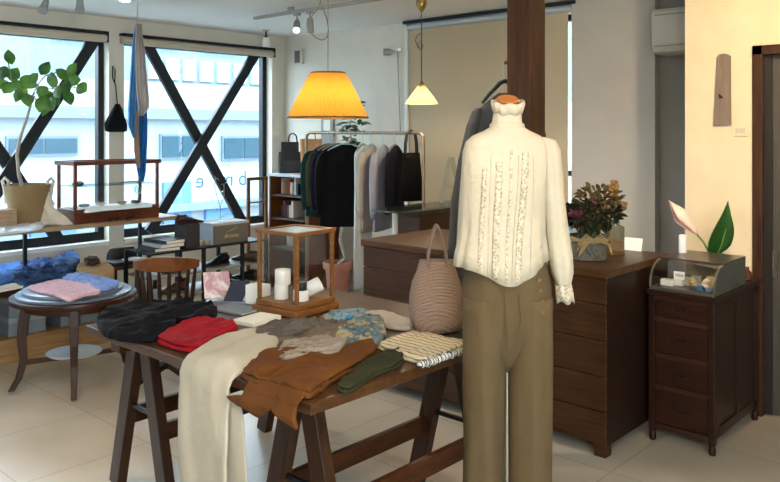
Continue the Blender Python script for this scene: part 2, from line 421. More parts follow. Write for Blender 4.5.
build('wall', MB().bx(12, 18, -4, 9, -3.2, .9), plain('far_brick', '9a6a60', .8, var=.2), bd3)
build('wall', MB().bx(12.5, 18, -4, 9, .9, 2.0), plain('far_grey', 'a8adb0', .8, var=.2), bd3)
for k in range(5): build('window', MB().bx(11.95, 12, -3+k*2.2, -1.8+k*2.2, -1.4, .1), FG, bd3)
hd = MB()
for k in range(150):
    hd.ball((random.uniform(-8, 9), random.uniform(11.6, 12.5), random.uniform(-3.1, -1.5)), random.uniform(.15,.34), 7)
build('street_hedge', hd, blotch('hedge_leaf', ['22362a','4c6655','5f7a78'], 5), smooth=True, label='low clipped hedge along the street seen under the shelf', cat='hedge')

# lettering on the window glass, read from outside
WM = glass('window_lettering', 'a9c6cf', .1)
lp = at_y(222, 180, YW+.112)
Mt = Matrix.Translation((lp.x, YW+.1135, lp.z)) @ Matrix.Rotation(PI/2, 4, 'X')
text_mesh('b m   e', .21, Mt, WM, 'window_lettering', W[1][3], depth=.0008, mirror=True)
lp = at_y(222, 163, YW+.112)
text_mesh('. . . .', .1, Matrix.Translation((lp.x, YW+.1135, lp.z)) @ Matrix.Rotation(PI/2, 4, 'X'), WM, 'window_lettering', W[1][3], depth=.0008, mirror=True)

# ------------------------------------------------------------------ timber post
pc = Vector((2.915, 1.85, 0))
build('timber_post', MB().bx(pc.x-.06, pc.x+.06, pc.y-.06, pc.y+.06, 0, CZ-.001), POSTW, bevel=.004, label='dark timber post rising from floor to ceiling behind the dressed mannequin', cat='post')

# ------------------------------------------------------------------ trestle table
TZ = .72; TX0, TX1, TY0, TY1 = 1.495, 2.66, 1.665, 3.015
tb = thing('trestle_table', 'dark wooden trestle table covered with folded clothes', 'table', ((TX0+TX1)/2, (TY0+TY1)/2, 0))
build('tabletop', MB().bx(TX0, TX1, TY0, TY1, TZ-.034, TZ), TOPW, tb, bevel=.003)
def sawhorse(yc, lab):
    s = build('trestle', MB().bx(1.56, 2.6, yc-.035, yc+.035, TZ-.1, TZ-.034), DARKW, tb, bevel=.003)
    for x in (1.68, 2.47):
        for sg in (-1, 1):
            build('leg', MB().bar((x, yc+sg*.03, TZ-.036), (x, yc+sg*.2, .001), .045, .07, up=Vector((0,1,0))), DARKWY, s, bevel=.003)
        build('cross_tie', MB().bar((x, yc-.12, .36), (x, yc+.12, .36), .015, .015), BLACKM, s)
    for sg in (-1, 1):
        build('stretcher', MB().bar((1.66, yc+sg*.133, .30), (2.49, yc+sg*.133, .30), .026, .07), DARKW, s, bevel=.003)
sawhorse(1.915, 'a'); sawhorse(2.9, 'b')

# ------------------------------------------------------------------ cloth tools
def smooth_outline(pts, n=110):
    out = []; k = len(pts)
    for i in range(n):
        t = i*k/n; j = int(t); f_ = t-j
        p0, p1, p2, p3 = (Vector(pts[(j+q) % k]) for q in (-1,0,1,2))
        cr = .5*((2*p1)+(-p0+p2)*f_+(2*p0-5*p1+4*p2-p3)*f_*f_+(-p0+3*p1-3*p2+p3)*f_**3)
        out.append(cr*.6 + p1.lerp(p2, f_)*.4)
    return out
def heap(mb, pxs, z0, h, seed=0, wr=.3, freq=14, direction=0, layers=1, tilt=(0,0)):
    """creased cloth whose footprint is a polygon on the surface below it"""
    P = [at_z(x, y, z0+h*.25) for x, y in pxs]
    P = smooth_outline([(p.x, p.y) for p in P])
    c = sum(P, Vector((0,0)))/len(P)
    ca, sa = math.cos(direction), math.sin(direction)
    def crease(x_, y_, sd):
        X_, Y_ = x_*ca+y_*sa, -x_*sa+y_*ca
        wx = .05*noise.noise(Vector((X_*6, Y_*6, sd+40))); X_ += wx; Y_ += wx
        r1 = 1-2*abs(noise.noise(Vector((X_*freq*.3, Y_*freq*.9, sd))))
        r2 = 1-2*abs(noise.noise(Vector((X_*freq*.8+7, Y_*freq*1.9, sd+5))))
        r3 = noise.noise(Vector((X_*freq*2.4, Y_*freq*3.6, sd+11)))
        return .55*r1**3 + .35*r2**3 + .12*r3 - .3
    for L in range(layers):
        a = z0 + h*L/layers; hh = h/layers
        ringsd = [(.97, 0), (1.0, .2), (1.005, .55), (.99, .85), (.965, .97)] + [(.93-.92*q/20, 1.0) for q in range(21)]
        off = Vector((random.uniform(-.006,.006), random.uniform(-.006,.006)))*(L > 0)
        sc = 1-.03*L
        V = []
        for s_, q in ringsd:
            r = []
            for p in P:
                e_ = (p-c)*s_*sc + c + off
                wob = 1 + .035*noise.noise(Vector((e_.x*26, e_.y*26, seed+L*3)))
                e_ = c + (e_-c)*wob
                z = a + hh*q
                if q > .5: z += max(h*wr*1.5, wr*.045)*crease(e_.x, e_.y, seed+L*5)*min(1, q)
                if q > .9: z += tilt[0]*(e_.x-c.x)+tilt[1]*(e_.y-c.y)
                r.append(Vector((e_.x, e_.y, max(z, a+.002*(q > .2)+.0015*q) if q > 0 else a+.0008)))
            V.append(r)
        mb.rings(V)
    return mb
def sweep(mb, path, wdir, widths, th, nseg=26, wr=.004, seed=0, freq=20):
    """flattened cloth tube swept along a path"""
    wdir = Vector(wdir).normalized(); out = []
    n = len(path); path = [Vector(p) for p in path]
    for i, p in enumerate(path):
        t = (path[min(i+1,n-1)]-path[max(i-1,0)]).normalized(); nn = t.cross(wdir).normalized()
        w_ = widths[i] if isinstance(widths, (list,tuple)) else widths; t_ = th[i] if isinstance(th, (list,tuple)) else th
        r = []
        for k in range(nseg):
            a = 2*PI*k/nseg; cx = math.cos(a); cy = math.sin(a)
            X_ = math.copysign(abs(cx)**.7, cx)*w_/2; Y_ = math.copysign(abs(cy)**.6, cy)*t_/2
            q = p + wdir*X_ + nn*Y_
            q += nn*wr*noise.noise(Vector((X_*freq, i*.25, seed)))
            r.append(q)
        out.append(r)
    mb.rings(out); return mb

NAVY = cloth('navy_cloth', '08090f', .3); REDC = cloth('red_cloth', '8a0c18', .15)
CREAMC = cloth('cream_cotton', 'aca290', .05, bump=.3, bscale=8); BROWNC = cloth('brown_cotton', '583313', .12); OLIVE = cloth('olive_cotton', '2c2d1a', .15)
TAUPE = cloth('taupe_linen', '5f5448', .15); BEIGEC = cloth('beige_linen', '84776a', .1)
z = TZ+.001
# navy knit pile and red knit
nv = thing('folded_sweater', 'bulky dark navy knitwear heaped at the far left end of the trestle table', 'sweater', at_z(150, 325, z))
build('body', heap(MB(), [(97,322),(108,311),(138,306),(158,309),(178,315),(172,330),(152,341),(125,341),(103,335)], z, .036, 3, .55, 9), NAVY, nv, smooth=True, auto=0)
build('sleeve', heap(MB(), [(150,308),(172,304),(205,306),(217,311),(214,319),(190,324),(165,320)], z, .034, 5, .55, 9), NAVY, nv, smooth=True, auto=0)
build('folded_sweater', heap(MB(), [(157,341),(178,329),(203,321),(232,325),(238,331),(222,340),(200,352),(176,349)], z, .03, 8, .25, 12, layers=2), REDC, smooth=True, auto=0, label='bright red folded knit on the trestle table beside the navy heap', cat='sweater')
# cream trousers over the front edge
tr = MB()
path = [at_z(258,337,z+.02)]
e0 = (1.495, 2.2)
pts = []
s0 = Vector((1.86, 2.33)); 
for k in range(7):
    q = k/6; pts.append((s0.x*(1-q)+1.53*q, s0.y*(1-q)+2.165*q, z+.019))
pts += [(1.503, 2.162, z+.014), (1.482, 2.158, z-.004), (1.47, 2.155, z-.03), (1.466, 2.15, z-.07)]
zz = z-.12
while zz > .1: pts.append((1.464+.006*math.sin(zz*9), 2.15-.03*(z-.12-zz), zz)); zz -= .07
wd = [.13,.24,.29,.3,.3,.295,.29,.28,.275,.27,.27] + [.265]*(len(pts)-11)
th = [.02]+[.035]*6+[.034,.03,.028,.026]+[.026]*(len(pts)-11)
sweep(tr, pts, (.0,1,0), wd, th, wr=.02, seed=4, freq=14, nseg=48)
pts2 = [(x+.0+(.0 if i < 8 else .0), y, zq) for i, (x, y, zq) in enumerate(pts[9:])]
pts2 = [(1.484, y-.075-.012*i*.5, zq-.04) for i, (x, y, zq) in enumerate(pts2)]
zb = [p for p in pts2 if p[2] > .09]
tr2 = sweep(MB(), zb, (0,1,0), .2, .014, wr=.01, seed=9)
ct = thing('folded_trousers', 'cream cotton trousers draped over the front edge of the trestle table', 'trousers', (1.5, 2.2, z))
build('front_leg', tr, CREAMC, ct, smooth=True, auto=0)
build('back_leg', tr2, CREAMC, ct, smooth=True, auto=0)
# brown trousers
bt = thing('folded_trousers', 'brown cotton trousers folded over the near corner of the trestle table', 'trousers', (1.6, 1.85, z))
build('body', heap(MB(), [(241,375),(262,358),(300,352),(340,350),(372,346),(378,352),(360,366),(330,383),(309,397),(284,391),(260,384)], z, .036, 12, .4, 11, -.25, layers=2), BROWNC, bt, smooth=True, auto=0)
fl = MB()
def flap(y0, y1, n, zlen, xo, seed, skew):
    out = []
    pth = [(1.58, z+.012), (1.525, z+.016), (1.495, z+.012), (1.478, z-.004), (1.468, z-.03)] + [(1.462-xo, z-.03-zlen*(k+1)/6) for k in range(6)]
    for i, (x_, z_) in enumerate(pth):
        r = []
        for k in range(30):
            a = 2*PI*k/30; cx, cy = math.cos(a), math.sin(a)
            yy = (y0+y1)/2 + math.copysign(abs(cx)**.6, cx)*(y1-y0)/2 + skew*max(0, i-4)*.01
            dn = .5+.5*math.cos(a)
            zq = z_ - (max(0, i-4)/6)*.03*(1-dn)
            tt = .011*math.copysign(abs(cy)**.6, cy)
            if i < 3: r.append(Vector((x_, yy, zq+tt)))
            elif i == 3: r.append(Vector((x_-tt*-.7, yy, zq+tt*.7)))
            else: r.append(Vector((x_-tt + .006*noise.noise(Vector((yy*22, i*.3, seed))), yy, zq)))
        out.append(r)
    fl.rings(out)
flap(1.785, 1.945, 8, .018, 0, 3, 1.2)
flap(1.70, 1.80, 8, .012, .0, 7, -.2)
build('leg_end', fl, BROWNC, bt, smooth=True, auto=0)
build('folded_trousers', heap(MB(), [(337,389),(352,376),(375,358),(398,351),(405,357),(398,366),(372,377),(350,392)], z, .026, 15, .35, 12, -.2, layers=2), OLIVE, smooth=True, auto=0, label='olive green folded trousers beside the brown pair on the table edge', cat='trousers')
# taupe and beige linens in the middle
build('linen_shirt', heap(MB(), [(276,341),(278,332),(292,325),(320,322),(350,328),(360,340),(350,353),(318,356),(290,357),(276,350)], z, .024, 21, .8, 16, -.2, layers=2), TAUPE, smooth=True, auto=0, label='crumpled taupe linen shirt in the middle of the trestle table', cat='shirt')
build('linen_shirt', heap(MB(), [(274,353),(290,342),(322,337),(345,342),(338,352),(310,357),(285,360)], z+.028, .014, 26, .55, 18, -.2), BEIGEC, smooth=True, auto=0, label='pale beige linen shirt lying on top of the taupe one', cat='shirt')
build('grey_scarf', heap(MB(), [(255,332),(275,322),(305,319),(322,323),(300,333),(272,337)], z+.028, .012, 31, .6, 18, -.2), cloth('grey_linen', '544d47', .2), smooth=True, auto=0, label='grey crumpled scarf by the foot of the glass display case', cat='scarf')
BLUEP = blotch('blue_print', ['16304a','2f6a90','6f8c98','857c66','1f4862'], 22)
build('printed_scarf', heap(MB(), [(319,323),(335,314),(360,311),(372,316),(356,324),(335,330)], z, .024, 35, .5, 14, -.3), BLUEP, smooth=True, auto=0, label='blue printed scarf just behind the taupe shirt, nearer the display case', cat='scarf', group='blue printed scarves')
build('printed_scarf', heap(MB(), [(345,331),(362,322),(382,323),(386,335),(380,346),(360,350),(344,345),(334,338)], z+.001, .032, 38, .5, 14, -.3), blotch('blue_print_dark', ['14222f','2a5872','66645c','9a8f6c','1f4458'], 17), smooth=True, auto=0, label='blue and yellow printed scarf bunched right of the taupe shirt', cat='scarf', group='blue printed scarves')
build('folded_shirt', heap(MB(), [(364,316),(382,313),(400,318),(419,326),(412,331),(392,329),(376,324)], z, .018, 41, .2, 12), cloth('ivory_cloth', 'a0968a', .06), smooth=True, auto=0, label='ivory folded shirt lying flat left of the woven bag', cat='shirt')
sh = thing('folded_shirt', 'cream striped folded shirt with a frilled edge at the right end of the table', 'shirt', at_z(425, 350, z))
build('body', heap(MB(), [(378,347),(398,339),(418,334),(446,341),(470,346),(450,354),(424,364),(402,358)], z, .026, 44, .18, 12, layers=2), striped('cream_stripes', 'b3a68a', '75654a', 11, 'X', pos=.85), sh, smooth=True, auto=0)
fm = MB(); fp = [at_z(x, y, z+.014) for x, y in ((421,365),(432,361),(445,357),(458,352),(472,347))]
pp = []
for i in range(len(fp)-1):
    for k in range(6): pp.append(fp[i].lerp(fp[i+1], k/6))
fm.tube([p+Vector((-.008+.005*math.sin(i*1.9), .0, .004*math.sin(i*2.6))) for i, p in enumerate(pp)], [.011+.004*math.sin(i*2.1) for i in range(len(pp))], 8)
build('frill', fm, striped('frill_stripes', 'b8b4aa', '3b3a44', 26, 'X', pos=.7), sh, smooth=True, auto=0, label='frilled edge with fine dark stripes')

# woven tote bag standing on a dark folded pouch
build('folded_pouch', heap(MB(), [(419,337),(436,331),(463,331),(474,337),(464,345),(440,346),(422,343)], z, .016, 51, .15, 10), cloth('charcoal_felt', '2e2d2d', .1), smooth=True, auto=0, label='flat charcoal pouch under the woven tote bag', cat='pouch')
bgp = at_z(437, 331.5, z+.018); bgp.z = z+.019
WOVEN = None
def woven(key, c1, c2, s1=30, s2=60):
    m, nt, b = base(key); tc = N(nt, 'ShaderNodeTexCoord')
    w1 = N(nt, 'ShaderNodeTexWave', bands_direction='Z'); w1.inputs['Scale'].default_value = s1; w1.inputs['Distortion'].default_value = 1.2
    w2 = N(nt, 'ShaderNodeTexWave', bands_direction='DIAGONAL'); w2.inputs['Scale'].default_value = s2; w2.inputs['Distortion'].default_value = .5
    for w_ in (w1, w2): nt.links.new(tc.outputs['Object'], w_.inputs['Vector'])
    mx = N(nt, 'ShaderNodeMath', operation='MULTIPLY'); nt.links.new(w1.outputs['Fac'], mx.inputs[0]); nt.links.new(w2.outputs['Fac'], mx.inputs[1])
    nt.links.new(ramp(nt, mx.outputs[0], [(.05, lin(c1)), (.6, lin(c2))]), b.inputs['Base Color'])
    bp = N(nt, 'ShaderNodeBump'); bp.inputs['Strength'].default_value = .8; bp.inputs['Distance'].default_value = .006
    nt.links.new(mx.outputs[0], bp.inputs['Height']); nt.links.new(bp.outputs[0], b.inputs['Normal']); b.inputs['Roughness'].default_value = .7
    return m
WOVEN = woven('woven_leather', '7a6252', '9c8474', 60, 40)
Mb = Matrix.Translation(bgp) @ Matrix.Rotation(HEAD-PI/2, 4, 'Z')
bg = thing('woven_tote_bag', 'taupe woven leather tote bag with two long handles standing on the table', 'bag', bgp)
m = MB(Mb)
def brip(t, zz): return (1+.03*math.sin(3*t+zz*20)+.02*math.sin(7*t), 0)
m.loft([(0,0,0,.06,.035),(.004,0,0,.085,.05),(.04,-.004,0,.098,.06),(.09,-.006,0,.104,.063),(.14,-.004,0,.102,.058),(.19,-.002,0,.092,.048),(.23,0,0,.076,.036),(.26,0,0,.066,.03),(.272,0,0,.066,.03),(.268,0,0,.06,.025),(.2,0,0,.06,.025),(.05,0,0,.05,.03)], 32, brip)
build('bag_body', m, WOVEN, bg, smooth=True, auto=0)
for yy, lean in ((-.026, -.008), (.026, .012)):
    hh = []
    for k in range(15):
        t = PI*k/14
        hh.append(Vector((-.034*math.cos(t), yy+lean*math.sin(t), .245+.155*math.sin(t)**.75)))
    hh = [Vector((h_.x*(1 if h_.z < .3 else max(.25, 1-(h_.z-.3)*5.5)), h_.y, h_.z)) for h_ in hh]
    build('handle', MB(Mb).tube(hh, .0055, 8), plain('bag_strap', '6e5a4e', .6), bg, smooth=True)

# ------------------------------------------------------------------ glass display case on the table
ga = at_z(297, 319.5, z)
ex = (at_z(333, 302, z+.02)-ga); ang = R(5.4)
SC = .27
Mc = Matrix.Translation((ga.x, ga.y, z)) @ Matrix.Rotation(ang, 4, 'Z')   # local x to the right face, y to the left face
cs = thing('display_case', 'square glass display case with honey-coloured wood edges standing on the trestle table', 'display case', Mc @ Vector((SC/2, SC/2, 0)))
m = MB(Mc); m.bx(0, SC, 0, SC, 0, .028).bx(.012, SC-.012, .012, SC-.012, .028, .052)
build('base', m, CASEW, cs, bevel=.004)
i0 = .024; i1 = SC-.024; CH = .352
for a, b in ((i0,i0),(i1,i0),(i1,i1),(i0,i1)):
    build('corner_post', MB(Mc).box((a, b, (.052+CH-.014)/2), (.014,.014,CH-.014-.052)), CASEW, cs)
m = MB(Mc)
for (x_0, x_1, y_0, y_1) in ((i0-.013,i1+.013,i0-.013,i0+.009),(i0-.013,i1+.013,i1-.009,i1+.013),(i0-.013,i0+.009,i0+.009,i1-.009),(i1-.009,i1+.013,i0+.009,i1-.009)): m.bx(x_0, x_1, y_0, y_1, CH-.014, CH)
build('top_frame', m, CASEW, cs)
build('top_pane', MB(Mc).bx(i0+.009, i1-.009, i0+.009, i1-.009, CH-.009, CH-.005), plain('frosted_top', 'cfd8da', .12), cs)
m = MB(Mc)
for q in (i0, i1):
    m.box(((i0+i1)/2, q, (.052+CH-.014)/2), (i1-i0-.014, .003, CH-.014-.052)); m.box((q, (i0+i1)/2, (.052+CH-.014)/2), (.003, i1-i0-.014, CH-.014-.052))
build('side_panes', m, GLASS, cs)
LIN = plain('case_lining', 'c9a878', .8)
def cup(loc, r, h, label, lie=None, mt=WHITE):
    Mx = Matrix.Translation(loc) @ (lie if lie else Matrix())
    m = MB(Mx); m.lathe([(r*.96,0),(r,.003),(r,h-.002),(r*.97,h),(r*.9,h),(r*.9,h-.012)], seg=24)
    return build('ceramic_cup', m, plain('chalky_ceramic', 'dcd8ce', .7, bump=.3, bscale=60), smooth=True, label=label, cat='cup', group='white ceramic cups in the table display case')
zc = z+.0525
def ic(px, py): p = at_z(px, py, zc); p.z = zc; return p
p = Mc @ Vector((.075,.165,.0525)); cup(p, .03, .062, 'white ceramic cup in the case standing on the far left')
q = p + Vector((0,0,.0755)); 
cup(Vector((p.x+.005, p.y-.004, p.z+.0625)), .034, .064, 'white ceramic cup stacked on top of another in the case')
p2 = Mc @ Vector((.1, .072, .0525)); cup(p2, .034, .045, 'low white ceramic cup by the front corner of the case')
p3 = Mc @ Vector((.198, .085, .0525+.042))
cup(p3, .032, .07, 'white ceramic cup tipped over on its side in the case', Matrix.Rotation(R(-50),4,'Z') @ Matrix.Rotation(R(62), 4, 'Y') @ Matrix.Translation((0,0,-.04)))
build('round_tin', MB(Matrix.Translation(p2+Vector((0,0,.0455)))).lathe([(.024,0),(.026,.004),(.026,.03),(.022,.034),(.008,.036)], seg=20), plain('dark_tin', '23252c', .35), smooth=True, label='small dark round tin resting on the low white cup', cat='tin')
# booklets on the table
def book(name, M, d, mat, label, cat, group=None, cover=None):
    """closed book lying in its local frame"""
    o = thing(name, label, cat, M @ Vector((0,0,0)), group)
    build('pages', MB(M).box((-.001,0,d[2]/2), (d[0]-.006,d[1]-.006,d[2]-.004)), PAPER, o)
    m = MB(M); m.box((0,0,.001), (d[0],d[1],.002)).box((0,0,d[2]-.001), (d[0],d[1],.002)).box((-d[0]/2+.001,0,d[2]/2), (.002,d[1],d[2]-.004))
    build('cover', m, mat, o); return o
def onT(px, py, rz, tilt=None, dz=0):
    p = at_z(px, py, z+dz); M = Matrix.Translation((p.x, p.y, z+dz)) @ Matrix.Rotation(rz, 4, 'Z')
    return M @ tilt if tilt else M
book('booklet', onT(257, 321, .15), (.17,.12,.014), plain('cream_cover', 'd9d3c4', .7), 'cream booklet lying flat in front of the glass display case', 'booklet')
book('booklet', onT(235, 310, .15), (.13,.2,.008), plain('grey_cover', '6f7377', .6), 'thin grey booklet lying flat behind the red knit', 'booklet')
PINK = blotch('pink_cover', ['d8c6c4','b4848c','ded6d2','8c98a4'], 9); MAG = blotch('magazine_cover', ['cfc8c4','b55448','e0ded8','3b3f4a'], 12); NAVYC = plain('navy_cover', '23283a', .5)
def standcard(name, px, py, w_, h_, t_, rz, lean, mat, label):
    p = at_z(px, py, z); M = Matrix.Translation((p.x, p.y, z+.009)) @ Matrix.Rotation(rz, 4, 'Z') @ Matrix.Rotation(lean, 4, 'X')
    return build(name, MB(M).box((0,0,h_/2), (w_,t_,h_)), mat, label=label, cat='leaflet', group='leaflets standing by the display case')
standcard('leaflet', 218, 300, .12, .15, .003, HEAD-PI/2+.3, R(-48), PINK, 'pink and grey leaflet propped leftmost behind the red knit')
standcard('leaflet', 233, 303, .09, .12, .003, HEAD-PI/2-.2, R(-52), NAVYC, 'dark navy leaflet propped between two pale ones')
standcard('leaflet', 245, 303, .11, .1, .003, HEAD-PI/2-.7, R(-50), MAG, 'white and red leaflet propped beside the white carton')
pb = at_z(258, 303, z)
build('white_carton', MB(Matrix.Translation((pb.x,pb.y,z)) @ Matrix.Rotation(.1,4,'Z')).bx(-.04,.04,-.04,.04,0,.085), PAPER, bevel=.002, label='small white carton standing left of the glass display case', cat='carton')

# ------------------------------------------------------------------ mannequin
mp = at_depth(507, 131, 2.6); mp.z = 0
Mm = Matrix.Translation(mp) @ Matrix.Rotation(HEAD-PI/2, 4, 'Z')   # local x right in view, -y to the front
mn = thing('mannequin', 'dress form wearing a white lace blouse and olive trousers at the table end', 'mannequin', mp)
PX = lambda px: (px-507)/300.0
PZ = lambda py: EYE-(py-HY)/300.0
BL = cloth('blouse_cotton', 'b8ad97', .04, bump=.4, bscale=22)
def brp(t, zz):
    fr_ = max(0, -math.sin(t))
    down = max(0, min(1, (1.42-zz)/.4))
    q = 1 + .03*math.sin(9*t+1.2+zz*2)*down + .02*math.sin(17*t+zz*5)*down + .035*noise.noise(Vector((math.cos(t)*2, math.sin(t)*2, zz*5)))
    dz = .012*math.sin(t) if zz > 1.555 else 0
    if zz < 1.12:
        k = (1.12-zz)/.067
        dz = -k*.052*math.exp(-((t-1.54*PI)/.55)**2) + k*.022*math.exp(-((t-1.95*PI)/.5)**2)
    return q, dz
secs = [(PZ(103),0.003,0,.040,.040),(PZ(104),.003,0,.044,.044),(PZ(111),.002,0,.045,.045),(PZ(121),.0,0,.048,.046),(PZ(127),.0,0,.053,.052),(PZ(131),0,0,.075,.062),(PZ(136),-.002,0,.112,.074),(PZ(142),-.002,0,.134,.085),(PZ(152),-.004,0,.142,.096),(PZ(172),-.008,-.004,.142,.108),(PZ(192),-.012,-.005,.139,.108),(PZ(215),-.014,-.002,.138,.1),(PZ(235),-.016,0,.142,.1),(PZ(252),-.02,0,.151,.106),(PZ(265),-.021,0,.156,.11)]
m = MB(Mm); m.loft(secs, 72, brp, cap=False)
bo = build('blouse', m, BL, mn, smooth=True, auto=0, solid=.003)
# collar roll
m = MB(Mm); m.loft([(PZ(129),0,0,.056,.054),(PZ(127),0,0,.058,.056),(PZ(124),0,0,.056,.054),(PZ(123),0,0,.049,.047)], 36, None, cap=False)
build('collar_band', m, BL, bo, smooth=True, auto=0, solid=.002)
m = MB(Mm); m.loft([(PZ(112),.002,0,.047,.047),(PZ(107),.002,0,.052,.052),(PZ(102),.003,0,.056,.055),(PZ(101),.003,0,.052,.051),(PZ(106),.003,0,.046,.046)], 60, lambda t, zz: (1+.03*math.sin(14*t), .003*math.sin(7*t)+.012*math.sin(t)), cap=False)
build('collar_frill', m, BL, bo, smooth=True, auto=0, solid=.0015)
def bsurf(xl, zz):
    """front surface of the blouse at local x and height"""
    for a, b in zip(secs, secs[1:]):
        if b[0] <= zz <= a[0]:
            f_ = (zz-a[0])/(b[0]-a[0]); L_ = [a[i]*(1-f_)+b[i]*f_ for i in range(5)]; break
    else: L_ = list(secs[-1])
    c_ = max(-1, min(1, (xl-L_[1])/L_[3])); t = 2*PI-math.acos(c_)
    q, dz = brp(t, zz)
    return Vector((L_[1]+L_[3]*q*math.cos(t), L_[2]+L_[4]*q*math.sin(t)-.0035, zz+dz))
LACE = blotch('lace_holes', ['958b76','b6ab94','bfb49e'], 110, cell=True)
for xa, xb, z1, wd_ in ((-.085,-.1,1.38,.014), (-.04,-.055,1.4,.022), (.045,.02,1.43,.022), (.0,-.02,1.44,.008)):
    m = MB(Mm); rows = []
    n = 26
    for i in range(n):
        f_ = i/(n-1); zz = z1+(PZ(264)-z1)*f_; xc_ = xa+(xb-xa)*f_
        rows.append([bsurf(xc_+wd_*(k-2)/4*(1+.1*math.sin(i*2)), zz) for k in range(5)])
    V = [[m.v(p) for p in r] for r in rows]
    for a, b in zip(V, V[1:]):
        for k in range(4): m.face([a[k], a[k+1], b[k+1], b[k]])
    build('lace_strip', m, LACE, bo, smooth=True, auto=0, solid=.002)
# pintucks beside the lace
for xa, xb in ((-.065,-.078),(.022,.0),(.075,.06)):
    m = MB(Mm); m.tube([bsurf(xa+(xb-xa)*i/24, 1.42+(PZ(262)-1.42)*i/24) for i in range(25)], .0016, 6)
    build('pintuck', m, BL, bo, smooth=True, auto=0)
def sleeve(side, pts, rad, name='sleeve'):
    m = MB(Mm); out = []
    for i, ((x_, y_, z_), (a, b)) in enumerate(zip(pts, rad)):
        r = []
        for k in range(36):
            t = 2*PI*k/36
            q = 1+.05*math.sin(5*t+1)*min(1, i/3)+.035*math.sin(9*t+i*.3)*min(1, i/4)
            r.append(Vector((x_+a*q*math.cos(t), y_+b*q*math.sin(t), z_)))
        out.append(r)
    m.rings(out); s_ = build(name, m, BL, bo, smooth=True, auto=0); return s_
pts = [(PX(541),0,PZ(137)),(PX(546),0,PZ(140)),(PX(549),0,PZ(150)),(PX(551),0,PZ(170)),(PX(553),-.004,PZ(200)),(PX(556),-.01,PZ(230)),(PX(559),-.014,PZ(255)),(PX(561),-.016,PZ(272)),(PX(562),-.018,PZ(280)),(PX(562),-.018,PZ(284))]
rad = [(.012,.02),(.032,.04),(.038,.048),(.037,.05),(.036,.05),(.038,.05),(.04,.05),(.036,.045),(.027,.034),(.024,.03)]
s1 = sleeve(1, pts, rad)
m = MB(Mm); m.loft([(PZ(283),PX(562),-.018,.026,.031),(PZ(286),PX(562.5),-.018,.028,.033),(PZ(293),PX(563.5),-.018,.029,.034),(PZ(300),PX(564),-.018,.031,.036),(PZ(299),PX(564),-.018,.026,.03)], 30, lambda t, zz: (1+.06*math.sin(8*t), .006*math.sin(5*t)))
build('cuff', m, LACE, s1, smooth=True, auto=0, label='lace cuff')
pts = [(PX(476),.0,PZ(138)),(PX(474),.02,PZ(142)),(PX(472),.035,PZ(155)),(PX(470),.045,PZ(185)),(PX(468),.05,PZ(220)),(PX(467),.05,PZ(250)),(PX(467),.05,PZ(268))]
rad = [(.012,.02),(.02,.03),(.026,.034),(.028,.036),(.028,.038),(.03,.04),(.024,.03)]
sleeve(-1, pts, rad)
# neck block
build('neck_block', MB(Mm @ Matrix.Translation((.003,.006,PZ(99))) @ Matrix.Rotation(R(24),4,'X')).lathe([(.032,-.04),(.036,-.006),(.036,0),(.033,.003),(.02,.0035),(.004,.0035)], (0,0,0), 28), plain('neck_wood', 'a8642a', .45, var=.1), mn, smooth=True)
# trousers
TRO = cloth('trouser_cotton', '574831', .06, bump=.35, bscale=9)
def trp(t, zz):
    return 1-.10*max(0,min(1,(.98-zz)/.12))*math.exp(-((t-1.5*PI)/.16)**2)+.02*math.sin(6*t+zz*3)+.025*noise.noise(Vector((math.cos(t)*2.2, math.sin(t)*2.2, zz*4))), 0
m = MB(Mm)
m.loft([(1.08,-.0,0,.118,.088),(1.06,-.0,0,.13,.09),(1.0,0,0,.144,.098),(.93,0,0,.148,.103),(.88,0,0,.149,.102),(.83,.001,0,.146,.09),(.78,.002,0,.13,.07),(.73,.002,0,.08,.045),(.70,0,0,.03,.02)], 60, trp)
to = None
def legsec(xc_, a0, a1):
    S = []
    zz = .95
    while zz > .1:
        f_ = (.95-zz)/.85; S.append((zz, xc_(f_), 0, a0+(a1-a0)*f_, .094-.016*f_)); zz -= .05
    return S
m.loft(legsec(lambda f_: -.0745-.006*f_, .0725, .066), 44, lambda t, zz: (1+.035*math.sin(5*t+zz*5)+.05*noise.noise(Vector((math.cos(t)*2, math.sin(t)*2, zz*4))) + .03*math.exp(-((t-1.45*PI)/.12)**2), 0))
m.loft(legsec(lambda f_: .0775-.004*f_, .0735, .069), 44, lambda t, zz: (1+.035*math.sin(5*t+zz*4+1)+.05*noise.noise(Vector((math.cos(t)*2+5, math.sin(t)*2, zz*4))) + .03*math.exp(-((t-1.5*PI)/.12)**2), 0))
to = build('trousers', m, TRO, mn, smooth=True, auto=0)
def tsurf(xl, zz, xc_=.0, a=.149, b=.106):
    return Vector((xl, -b*math.sqrt(max(0, 1-(xl/a)**2))-.004, zz))
for k in range(4):
    p = tsurf(PX(534)+.004*k, PZ(275+k*10.5)); build('button', MB(Mm @ Matrix.Translation(p) @ Matrix.Rotation(PI/2+.2, 4, 'X')).lathe([(.006,-.002),(.007,0),(.006,.004)], seg=14), plain('button_horn', '6b4f2c', .4), to, smooth=True)
m = MB(Mm); m.tube([tsurf(PX(500)+.0, PZ(285)), tsurf(PX(501), PZ(310)), tsurf(PX(503), PZ(340))], .002, 6)
build('fly_seam', m, TRO, to, smooth=True)
m = MB(Mm); m.tube([tsurf(PX(513), PZ(287)), tsurf(PX(516), PZ(310)), tsurf(PX(512), PZ(330))], .002, 6)
build('pocket_seam', m, TRO, to, smooth=True)
build('stand_pole', MB(Mm).tube([(0,.0,.02),(0,0,.78)], .012, 12), CHROME, mn, smooth=True)
build('stand_base', MB(Mm).lathe([(.14,0.001),(.14,.008),(.13,.014),(.02,.02),(.014,.03)], seg=40), BLACKM, mn, smooth=True)

